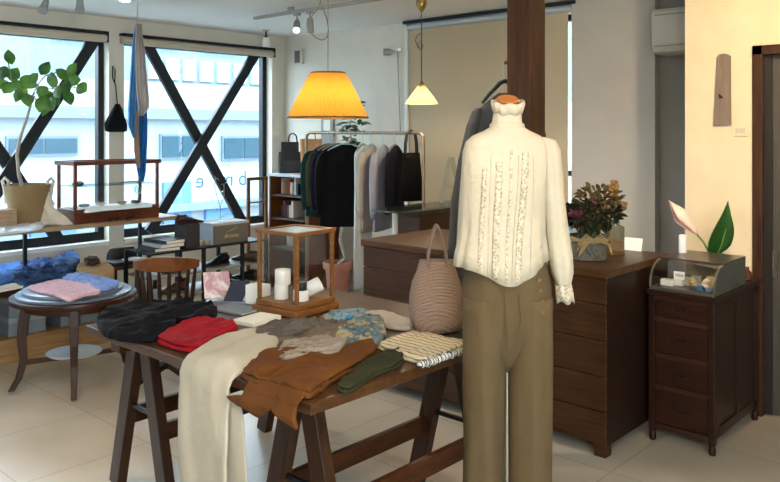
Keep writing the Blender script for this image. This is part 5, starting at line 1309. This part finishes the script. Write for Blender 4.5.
def leafmat():
    m, nt, b = base('fig_leaf'); tc = N(nt, 'ShaderNodeTexCoord'); n = N(nt, 'ShaderNodeTexNoise'); n.inputs['Scale'].default_value = 8
    nt.links.new(tc.outputs['Object'], n.inputs['Vector']); c = ramp(nt, n.outputs['Fac'], [(.35, lin('2a4f18')), (.65, lin('5c8634'))]); nt.links.new(c, b.inputs['Base Color']); b.inputs['Roughness'].default_value = .4
    out = nt.nodes['Material Output']; tr_ = N(nt, 'ShaderNodeBsdfTranslucent'); mx = N(nt, 'ShaderNodeMixShader'); mx.inputs[0].default_value = .35
    nt.links.new(c, tr_.inputs[0]); nt.links.new(b.outputs[0], mx.inputs[1]); nt.links.new(tr_.outputs[0], mx.inputs[2]); nt.links.new(mx.outputs[0], out.inputs[0]); return m
build('foliage', m, leafmat(), fp_, smooth=True, auto=0)
# white cloth toy/blouse beside the basket
ck = Vector((at_y(52, 210, 5.53).x, 5.53, SZ+.0008))
m = MB(Matrix.Translation(ck) @ Matrix.Rotation(HEAD-PI/2,4,'Z'))
m.loft([(0,0.02,0,.11,.04),(.004,.01,0,.12,.045),(.05,-.0,0,.09,.04),(.1,-.025,0,.055,.032),(.13,-.045,0,.05,.028),(.15,-.04,0,.06,.02),(.19,-.035,0,.03,.018),(.24,-.035,0,.012,.01)], 40, lambda t, zz: (1+.12*math.sin(5*t+zz*18)+.06*math.sin(11*t), .004*math.sin(3*t)))
build('draped_blouse', m, cloth('cream_gauze', 'd9ccb8', .1), smooth=True, auto=0, label='crumpled cream gauze blouse slumped between basket and display case', cat='blouse')
m = MB(); heap(m, [(-20,226),(5,223),(30,221),(44,224),(40,230),(12,234),(-20,238)], SZ+.0008, .018, 71, .5, 16)
build('white_cloth', m, cloth('white_gauze', 'd4d8dc', .05), smooth=True, auto=0, label='flat white cloth spread on the window shelf before the basket', cat='cloth')
build('wooden_block', MB().bx(at_y(-4,210,5.62).x-.1, at_y(-4,210,5.62).x+.1, 5.52, 5.66, SZ+.0008, SZ+.13), SHELFW, bevel=.003, label='small wooden box at the left edge of the window shelf', cat='box')
# hanging scarves
sc = at_y(140, 100, 5.26); ZS = CZ
scx = sc.x
hr_ = thing('hanging_scarves', 'blue and grey scarves hanging in a bunch from a ceiling hook by the window', 'scarf', (scx, 5.26, 1.13))
dS = CD.x*scx+CD.y*5.26
SPx = lambda px, py, dd=0: at_depth(px, py, dS+dd)
build('hook', MB().tube([(scx-.02, 5.26, CZ-.0005), SPx(137,24), SPx(137,30)], .004, 8), CHROME, hr_, smooth=True)
def scarf(rows, mat, dd, nm, seed):
    m = MB(); out = []
    for i, (y_, xa, xb) in enumerate(rows):
        n = 15; fr_ = [SPx(xa+(xb-xa)*k/(n-1), y_, dd+.012*math.sin(k*1.5+i*.3+seed)) for k in range(n)]
        bk2 = [p + CD*.012 for p in fr_[::-1]]
        out.append(fr_+bk2)
    m.rings(out); build(nm, m, mat, hr_, smooth=True, auto=60)
scarf([(24,135,138),(45,132,139),(75,130,139),(105,128,138),(125,128,137),(138,133,136)], cloth('sky_blue_silk', '5c93c4', .1), 0, 'blue_scarf', 1)
scarf([(24,136,140),(45,135,144),(70,135.5,146),(95,136.5,148.5),(107,138,149),(116,139,143)], cloth('stone_silk', 'b3a9a4', .06), -.03, 'grey_scarf', 2)
scarf([(24,139,141),(50,141,143.5),(80,143,145.5),(104,144,147.5)], cloth('teal_silk', '2f7f9a', .1), .03, 'teal_scarf', 5)
scarf([(105,139,146),(120,138,147),(140,136,147),(160,135,146),(175,138,145),(182,141,143)], blotch('blue_silk_print', ['1b4f9a','2f7fc0','27406a'], 14), .04, 'patterned_scarf', 3)
scarf([(112,136,139),(130,134,138),(150,134,139),(168,137,140)], cloth('peach_silk', 'c9a98a', .06), .0, 'peach_scarf', 4)
# black pouch on the pillar
pq = at_y(116, 118, YW-.045)
pk = thing('black_pouch', 'black drawstring pouch hanging by a cord on the wall between the windows', 'pouch', (pq.x, YW-.045, pq.z-.1))
dP = CD.dot(Vector((pq.x, YW-.045, 0))); PP = lambda px, py: at_depth(px, py, dP)
m = MB(Matrix.Translation((pq.x, YW-.05, 0)))
zb_, zt2 = PP(116,132).z, PP(116,104).z
m.loft([(zb_,0,0,.07,.02),(zb_+.01,0,0,.095,.034),(zb_+.07,-.005,0,.098,.04),(zb_+.13,-.0,0,.07,.034),(zb_+.18,.01,0,.05,.026),(zt2,.01,0,.02,.015)], 30, lambda t, zz: (1+.05*math.sin(6*t+zz*10), 0))
build('bag_body', m, cloth('pouch_black', '16181c', .2), pk, smooth=True, auto=0)
zs_ = PP(116,66).z
build('cord', MB().tube([(pq.x+.01, YW-.05, zt2-.01), (pq.x+.005, YW-.03, (zt2+zs_)/2), (pq.x-.015, YW-.015, zs_-.1), (pq.x-.012, YW-.012, zs_), (pq.x+.01, YW-.012, zs_-.03), (pq.x+.005, YW-.015, zs_-.15)], .005, 8), BLACK, pk, smooth=True)
build('wall_hook', MB().tube([(pq.x-.005, YW-.0005, zs_-.005), (pq.x-.005, YW-.025, zs_-.005)], .004, 8), CHROME, smooth=True, label='small metal hook in the wall holding the black pouch', cat='hook')

# ------------------------------------------------------------------ low bench with clothes below the shelf
NX1 = 2.80; NX0 = .55; NZ = .46
bn = thing('low_bench', 'low dark bench cabinet under the window shelf with boxes beneath', 'bench', ((NX0+NX1)/2, 5.43, 0))
build('top', MB().bx(NX0, NX1, 5.2, 5.66, NZ-.03, NZ), DARKW, bn, bevel=.003)
build('back_panel', MB().bx(NX0, NX1, 5.64, 5.66, .155, NZ-.03), plain('bench_back', '14110f', .8), bn)
for x_ in (NX0+.02, (NX0+NX1)/2-.1, NX1-.02): build('divider', MB().bx(x_-.015, x_+.015, 5.22, 5.64, .155, NZ-.03), DARKWY, bn)
build('plinth', MB().bx(NX0-.02, NX1+.06, 5.2, 5.66, .0005, .155), wood('plinth_tan', '8a6a48', 'b08b60', .5, 4, (1,12,12)), bn)
GB = plain('grey_carton', '7d8a94', .7); 
bxs = ((8,47,'left pair'), (60,100,'right pair'))
for i, (a, b, w_) in enumerate(bxs):
    x0_, x1_ = at_y(a, 320, 5.26).x, at_y(b, 320, 5.26).x
    for j in range(2):
        zq = .1555+j*.125
        for h2 in range(2):
            xa = x0_+(x1_-x0_)*h2/2+.004; xb = x0_+(x1_-x0_)*(h2+1)/2-.004
            o = thing('shoe_box', 'grey shoe box under the bench, %s of the %s stack in the %s' % (('bottom','top')[j], ('left','right')[h2], w_), 'box', ((xa+xb)/2, 5.4, zq), 'grey shoe boxes under the bench')
            build('box_body', MB().bx(xa+.003, xb-.003, 5.265, 5.56, zq, zq+.085), GB, o); build('lid', MB().bx(xa, xb, 5.26, 5.565, zq+.085, zq+.12), plain('grey_lid', '98a2a8', .7), o)
zn = NZ+.001
DEN = blotch('denim', ['0f1d38','1f3a66','2f5384'], 9); 
j1 = thing('folded_jeans', 'dark blue jeans heaped at the left of the low bench', 'jeans', at_z(40,285,zn))
build('body', heap(MB(), [(10,278),(22,268),(40,263),(62,266),(74,271),(66,282),(40,290),(18,290)], zn, .055, 81, .5, 9), DEN, j1, smooth=True, auto=0)
build('leg_part', heap(MB(), [(52,268),(60,258),(74,254),(80,262),(74,272),(60,276)], zn+.02, .05, 83, .5, 10), DEN, j1, smooth=True, auto=0)
build('folded_shirt', heap(MB(), [(-22,284),(-10,272),(12,267),(26,268),(18,282),(0,292)], zn, .05, 85, .3, 10), cloth('blue_cotton', '335f98', .12), smooth=True, auto=0, label='bright blue folded shirt at the far left of the low bench', cat='shirt')
for k in range(3):
    p = at_z(6, 290, zn+.015*k)
    book('folded_paper', Matrix.Translation((p.x+.006*k, p.y+.03, zn+.0155*k)) @ Matrix.Rotation(.1*k,4,'Z'), (.2,.14,.015), plain('pale_cover%d' % k, ('c9c4b4','a9b49a','d8d0c0')[k], .7), ('pale grey','sage green','ivory')[k] + ' thin book in the little stack at the left end of the bench', 'book')
tb_ = thing('tan_flat_bag', 'tan flat cloth bag with dark handles lying on the low bench', 'bag', at_z(98, 272, zn))
build('bag_body', heap(MB(), [(76,274),(84,267),(104,266),(114,273),(113,279),(98,283),(84,282)], zn, .065, 88, .2, 8), cloth('tan_canvas', 'b09069', .08), tb_, smooth=True, auto=0)
build('handle', heap(MB(), [(84,260),(90,257),(98,258),(100,262),(94,265),(86,264)], zn+.072, .014, 90, .4, 14), cloth('dark_strap_cloth', '3a2e26', .2), tb_, smooth=True, auto=0)

# side table with dark box to the right of the bench
stx0, stx1 = 2.87, 3.24
sd_t = thing('side_table', 'low dark side table between the bench and the shoe rack', 'table', ((stx0+stx1)/2, 5.51, 0))
build('tabletop', MB().bx(stx0, stx1, 5.36, 5.66, .47, .495), REDW, sd_t, bevel=.003)
for x_ in (stx0+.02, stx1-.02):
    for y_ in (5.375, 5.64): build('leg', MB().bx(x_-.012, x_+.012, y_-.012, y_+.012, .0005, .47), BLACKM, sd_t)
p = at_y(124, 268, 5.36)
o = thing('black_case', 'flat black case with a white card on the side table', 'case', (p.x, 5.4, .4955))
xk = (stx0+stx1)/2
build('case_body', MB().bx(stx0+.02, stx1-.1, 5.37, 5.56, .4955, .525), plain('navy_case', '1f2833', .5), o, bevel=.004)
build('card', MB(Matrix.Translation((xk+.03, 5.46, .5255)) @ Matrix.Rotation(.3,4,'Z')).bx(-.07,.07,-.05,.05,0,.002), PAPER, o)
m = MB(Matrix.Translation((xk+.02, 5.61, .4955))); m.loft([(0,0,0,.12,.02),(.01,0,0,.13,.03),(.06,0,0,.125,.032),(.1,0,0,.1,.025),(.105,0,0,.08,.015)], 30)
build('black_purse', m, BLK, smooth=True, label='black rounded purse standing at the back of the side table', cat='purse')

# ------------------------------------------------------------------ shoe rack
QX0, QX1, QY0, QY1 = 2.96, 4.02, 5.02, 5.34
sr = thing('shoe_rack', 'black metal shoe rack with three shelves under the right-hand street window', 'rack', ((QX0+QX1)/2, 5.18, 0))
for k, x_ in enumerate((QX0, 3.42, 3.78, QX1)):
    for y_ in (QY0, QY1): build('post', MB().bx(x_-.012, x_+.012, y_-.012, y_+.012, .0005, .62), BLACKM, sr)
for zq in (.12, .28, .43, .605): build('shelf', MB().bx(QX0+.012, QX1-.012, QY0, QY1, zq, zq+.014), plain('rack_shelf', '8f8d88', .5) if zq < .5 else BLACKM, sr)
for k, (x_, zq, mt, lb) in enumerate(((3.63,.4445,BKL,'black leather shoe on the middle rack shelf'), (3.65,.2945,BRL,'brown leather shoe on the low rack shelf under the black one'), (3.25,.4445,BKL,'black leather shoe on the middle rack shelf at the chair side'), (3.25,.2945,BRL,'brown leather shoe on the low rack shelf at the chair side'), (3.9,.2945,BKL,'black leather shoe on the low rack shelf, corner end'), (3.9,.4445,BRL,'brown leather shoe on the middle rack shelf, corner end'))):
    shoe(Matrix.Translation((x_, 5.14, zq)) @ Matrix.Rotation(PI+.25 if x_ < 3.8 else PI/2+.3, 4, 'Z'), .95, mt, lb, 'shoe')
# grey box with yellow script
zr = .6195
a_, b_ = at_y(213,245,5.06).x, at_y(248,242,5.06).x
bxm = thing('gift_box', 'grey box with yellow script lettering on top of the shoe rack', 'box', ((a_+b_)/2, 5.15, zr))
zt3 = EYE-(at_y(230,222,5.06)-Vector((0,0,0))).z
zt3 = at_y(230, 222, 5.06).z
build('box_body', MB().bx(a_, b_, 5.06, 5.24, zr, zt3-.02), plain('warm_grey_card', '67625c', .7), bxm)
build('box_side', MB().bx(a_-.003, a_, 5.06, 5.24, zr, zt3-.02), plain('side_pale', 'aebccb', .7), bxm)
build('lid', MB().bx(a_-.005, b_+.004, 5.055, 5.245, zt3-.02, zt3), plain('lid_pale', 'a9aeb2', .7), bxm)
YEL = plain('script_yellow', 'c9b26a', .6)
Mx_ = Matrix.Translation(((a_+b_)/2, 5.0585, (zr+zt3)/2-.025)) @ Matrix.Rotation(PI/2,4,'X')
text_mesh('Arome', .05, Mx_, YEL, 'box_lettering', bxm, .0006, shear=.5)
m = MB(); cz_ = (zr+zt3)/2+.022; mx_ = (a_+b_)/2
m.tube([(mx_-.03,5.0575,cz_-.015),(mx_+.01,5.0575,cz_),(mx_+.06,5.0575,cz_+.025)], .0015, 5); m.tube([(mx_,5.0575,cz_-.01),(mx_+.03,5.0575,cz_-.003),(mx_+.065,5.0575,cz_+.012)], .0012, 5)
build('feather_mark', m, YEL, bxm, smooth=True)
# thin dry twig standing on that box
tw = thing('twig_ornament', 'thin pale twig ornament with tiny leaves on the grey box', 'ornament', ((a_+b_)/2-.05, 5.15, zt3))
q = Vector(((a_+b_)/2-.03, 5.15, zt3+.0005))
build('foot', MB(Matrix.Translation(q)).lathe([(.02,0),(.02,.006),(.004,.009)], seg=16), WHITE, tw, smooth=True)
build('twig', MB().tube([q, q+Vector((-.01,0,.12)), q+Vector((-.06,0,.28)), q+Vector((-.05,0,.36))], .003, 6).tube([q+Vector((-.01,0,.1)), q+Vector((.03,0,.2)), q+Vector((.03,0,.3))], .0025, 6).tube([q+Vector((0,0,.03)), q+Vector((.05,0,.05)), q+Vector((.1,0,.06))], .003, 6), plain('twig_pale', '9aa6a0', .7), tw, smooth=True)
m = MB()
for k in range(14): bigleaf(m, q+Vector((random.uniform(-.08,.05), 0, random.uniform(.06,.36))), (random.uniform(-1,1), .2, random.uniform(-.3,1)), .04, .008)
build('leaves', m, plain('twig_leaf', 'b9c4c0', .7), tw, smooth=True, auto=0)
# dark box with an oxblood shoe at the shelf end
x_ = at_y(187.5, 240, 5.1).x
build('dark_box', MB().bx(x_-.05, x_+.07, 5.04, 5.2, zr, zr+.175), plain('dark_card', '2e2a2a', .6), bevel=.003, label='tall dark box on the shoe rack under the oxblood shoe', cat='box')
shoe(Matrix.Translation((x_+.03, 5.12, zr+.1755)) @ Matrix.Rotation(-.15, 4, 'Z'), .82, RDL, 'oxblood leather shoe on the tall dark box by the end of the window shelf', 'shoe')
for k in range(3):
    xx = at_y(152+k*3, 250, 5.16).x
    book('flat_box', Matrix.Translation((xx+.08, 5.18, zr+.0255*k)) @ Matrix.Rotation(.12*(k-1),4,'Z'), (.2,.26,.024), plain('flat_box%d' % k, ('20242c','b9bec4','2b3038')[k], .6), ('black','silver-grey','slate')[k]+' flat box in the stack at the left end of the shoe rack', 'box')
for k, px in enumerate((199,206)):
    xx = at_y(px, 242, 5.12).x
    build('small_tin', MB(Matrix.Translation((xx, 5.12, zr))).lathe([(.028,0),(.03,.003),(.03,.035),(.028,.038)], seg=20), plain('tin_pale', 'a9a69a', .4, .3), smooth=True, label='pale shoe-polish tin on the shoe rack, %s of two by the grey box' % ('left','right')[k], cat='tin', group='polish tins on the shoe rack')

# ------------------------------------------------------------------ round table
rc = Vector((2.165, 4.505, 0))
rt = thing('round_table', 'small round dark wooden table with curved legs in front of the window', 'table', rc)
RZT = .535
build('tabletop', MB(Matrix.Translation(rc)).lathe([(.335,RZT-.03),(.352,RZT-.026),(.356,RZT-.012),(.352,RZT),(.34,RZT+.001)], seg=64), wood('round_table_wood', '241009', '48281a', .3, 4, (1,8,8)), rt, smooth=True)
build('apron', MB(Matrix.Translation(rc)).lathe([(.27,RZT-.075),(.275,RZT-.072),(.275,RZT-.03),(.26,RZT-.03)], seg=48), DARKW, rt, smooth=True)
ldirs = [Vector((2.016,4.199,0))-rc, Vector((1.885,4.589,0))-rc, Vector((2.44,4.43,0))-rc]
ldirs.append(Vector((2.30,4.80,0))-rc)
for d in ldirs:
    dd = d.normalized(); R0 = .27; 
    P = [rc+dd*(.255)+Vector((0,0,RZT-.04)), rc+dd*.275+Vector((0,0,RZT-.13)), rc+dd*.285+Vector((0,0,.3)), rc+dd*.275+Vector((0,0,.18)), rc+dd*.3+Vector((0,0,.08)), rc+dd*.34+Vector((0,0,.012))]
    m = MB(); out = []
    sdv = Vector((-dd.y, dd.x, 0))
    for i, (p, w_) in enumerate(zip(P, (.052,.05,.044,.038,.034,.03))):
        out.append([p+sdv*w_/2*a+dd*w_*.55*b for a, b in ((-1,-1),(1,-1),(1,1),(-1,1))])
    m.rings(out); build('leg', m, DARKWY, rt, bevel=.004)
m = MB()
for i in (0,1):
    a = ldirs[0 if i == 0 else 1].normalized()*.27; b = (ldirs[3] if i == 0 else ldirs[2]).normalized()*.27
    m.bar(rc+a+Vector((0,0,.165)), rc+b+Vector((0,0,.165)), .022, .026)
build('stretcher', m, DARKW, rt, bevel=.003)
build('round_plate', MB(Matrix.Translation(rc+Vector((0,0,.179)))).lathe([(.1,0),(.15,.004),(.158,.012),(.15,.013),(.1,.006),(.005,.006)], seg=48), plain('plate_blue_white', 'b9c2c8', .25), smooth=True, label='large pale plate resting on the stretchers under the round table', cat='plate')
SL = plain('slate_disc', '6c788a', .3, var=.06)
build('round_tray', MB(Matrix.Translation(rc+Vector((0,0,RZT+.0018)))).lathe([(.318,0),(.322,.003),(.322,.014),(.316,.017)], seg=64), SL, smooth=True, label='lower, larger blue-grey round tray on the round table', cat='tray')
build('round_tray', MB(Matrix.Translation(rc+Vector((-.005,.005,RZT+.0192)))).lathe([(.275,0),(.28,.003),(.28,.018),(.272,.021)], seg=64), SL, smooth=True, label='upper, smaller blue-grey round tray under the pink and blue shirt', cat='tray')
zt4 = RZT+.041
def shp(): 
    m, nt, b = base('gingham'); tc = N(nt, 'ShaderNodeTexCoord')
    return m
fs = thing('folded_shirt', 'pink and blue checked shirt folded on the round table', 'shirt', Vector((rc.x, rc.y, zt4)))
build('pink_half', heap(MB(), [(28,289),(44,284),(62,281),(84,282),(97,288),(100,294),(84,297),(70,302),(54,296),(38,293)], zt4, .016, 91, .3, 12), blotch('pink_check', ['a87c8c','c9a2aa','b99099','d6bcc0'], 26), fs, smooth=True, auto=0, label='pink checked half')
build('blue_half', heap(MB(), [(62,279),(74,274),(92,276),(118,282),(116,288),(100,292),(88,286),(72,283)], zt4+.001, .018, 93, .3, 12), blotch('blue_check', ['4a5c8c','6f84b8','8494bd'], 26), fs, smooth=True, auto=0, label='blue checked half')

# ------------------------------------------------------------------ swivel chair
cc = at_depth(168, 131, 4.55); cc.z = 0
Mq = Matrix.Translation(cc) @ Matrix.Rotation(HEAD-PI/2+.15, 4, 'Z')   # -y towards the camera, backrest on that side
sc_ = thing('swivel_chair', 'wooden captain swivel chair with a curved spindle back behind the table', 'chair', cc)
CHW = wood('chair_wood', '522a12', '85512a', .35, 5, (2,2,2)); CHD = wood('chair_spindle_wood', '1c0f08', '352013', .4, 5, (8,8,1))
m = MB(Mq); m.loft([(.40,0,.0,.17,.17),(.405,0,0,.195,.19),(.43,0,0,.2,.195),(.44,0,0,.19,.185)], 40)
build('seat', m, CHW, sc_, smooth=True)
out = []
for k in range(17):
    a = R(200)+R(140)*k/16; h_ = .022+.02*math.sin(PI*k/16)
    c0 = Vector((.185*math.cos(a), .17*math.sin(a), .735+.015*math.sin(PI*k/16))); nrm = Vector((math.cos(a), math.sin(a), 0))
    out.append([c0+nrm*.012-Vector((0,0,h_)), c0+nrm*.016+Vector((0,0,h_)), c0-nrm*.012+Vector((0,0,h_)), c0-nrm*.012-Vector((0,0,h_))])
build('crest_rail', MB(Mq).rings(out), CHW, sc_, smooth=True, bevel=.004)
for k in range(8):
    a = R(208)+R(124)*k/7
    build('spindle', MB(Mq).tube([(.15*math.cos(a),.145*math.sin(a),.435),(.168*math.cos(a),.158*math.sin(a),.58),(.185*math.cos(a),.17*math.sin(a),.72)], [.008,.013,.009], 10), CHD, sc_, smooth=True)
build('column', MB(Mq).tube([(0,0,.12),(0,0,.40)], [.03,.025], 16), CHD, sc_, smooth=True)
for k in range(4):
    a = PI/4+PI/2*k; d = Vector((math.cos(a), math.sin(a), 0))
    l_ = build('base_leg', MB(Mq).bar(d*.02+Vector((0,0,.14)), d*.25+Vector((0,0,.07)), .04, .035, taper=.7), CHD, sc_, bevel=.004)
    build('caster', MB(Mq).tube([d*.25+Vector((0,0,.07)), d*.25+Vector((0,0,.04))], .006, 8).tube([d*.25+Vector((-.01,0,.021)), d*.25+Vector((.01,0,.021))], .02, 16), BLACKM, l_, smooth=True)

# ------------------------------------------------------------------ light
wd_ = bpy.data.worlds.new('overcast'); scene.world = wd_; wd_.use_nodes = True; nt = wd_.node_tree
bgn = nt.nodes['Background']; bgn.inputs[0].default_value = (.80, .91, 1.0, 1); bgn.inputs[1].default_value = 7.0
def light(kind, name, loc, energy, color, target=None, **k):
    l = bpy.data.lights.new(name, kind); l.energy = energy; l.color = color
    for a, b in k.items(): setattr(l, a, b)
    o = bpy.data.objects.new(name, l); COL.objects.link(o); o.location = loc
    if target is not None: o.rotation_euler = (Vector(target)-Vector(loc)).to_track_quat('-Z', 'Y').to_euler()
    return o
light('SUN', 'sun', (0,-6,20), 6.0, (1,.97,.92), (2, 0, 0), angle=R(3))
WARM = (1, .72, .42); NEUT = (1, .86, .70)
# ceiling spotlights of the shop, out of the frame above and behind the camera
light('SPOT', 'spotlight_on_mannequin', (3.2, .2, 2.38), 46, WARM, (2.2, 1.45, .95), spot_size=R(55), spot_blend=.7, shadow_soft_size=.05)
light('SPOT', 'spotlight_on_cream_wall', (3.0, .6, 2.38), 75, WARM, (4.35, 1.5, 1.5), spot_size=R(80), spot_blend=.9, shadow_soft_size=.05)
light('SPOT', 'spotlight_on_table', (1.2, 1.0, 2.38), 34, NEUT, (2.0, 2.3, .72), spot_size=R(70), spot_blend=.8, shadow_soft_size=.06)
light('SPOT', 'spotlight_on_counter', (2.6, 2.6, 2.38), 40, NEUT, (3.6, 2.4, .8), spot_size=R(95), spot_blend=.9, shadow_soft_size=.06)
light('SPOT', 'spotlight_on_floor', (1.0, 3.2, 2.38), 45, WARM, (1.5, 3.6, 0), spot_size=R(60), spot_blend=.9, shadow_soft_size=.06)
light('POINT', 'added_fill_behind_camera', (.2, -.2, 2.1), 55, NEUT, shadow_soft_size=.15)  # added soft fill for the room, not one of the shop's lamps
light('POINT', 'yellow_lamp_bulb', (yl.x, yl.y, ZY1-.2), 6, (1, .78, .45), shadow_soft_size=.04)
light('POINT', 'glass_lamp_bulb', (gp.x, gp.y, G1-.115), 5, (1, .80, .52), shadow_soft_size=.03)
for (a, b, fr_, g_) in W:
    l = light('AREA', 'window_portal', ((a+b)/2, YW+.19, (ZB+ZT)/2), 1, (1,1,1), ((a+b)/2, 0, (ZB+ZT)/2), shape='RECTANGLE', size=b-a, size_y=ZT-ZB)
    l.data.cycles.is_portal = True

# ------------------------------------------------------------------ camera
cam = bpy.data.cameras.new('camera'); co = bpy.data.objects.new('camera', cam); COL.objects.link(co)
co.location = (0,0,EYE); co.rotation_euler = (PI/2, 0, HEAD-PI/2)
cam.sensor_width = 36; cam.lens = 36*F/780; cam.shift_y = -(241-HY)/780; cam.clip_start = .05; cam.clip_end = 200
l = light('AREA', 'window_portal', (-.05, Y0-.19, 1.3), 1, (1,1,1), (-.05, 3, 1.3), shape='RECTANGLE', size=2.5, size_y=2.0); l.data.cycles.is_portal = True
scene.camera = co
scene.cycles.transparent_max_bounces = 32
vs = scene.view_settings; vs.view_transform = 'Standard'; vs.look = 'None'; vs.gamma = 1; vs.use_curve_mapping = False; vs.exposure = 0.92
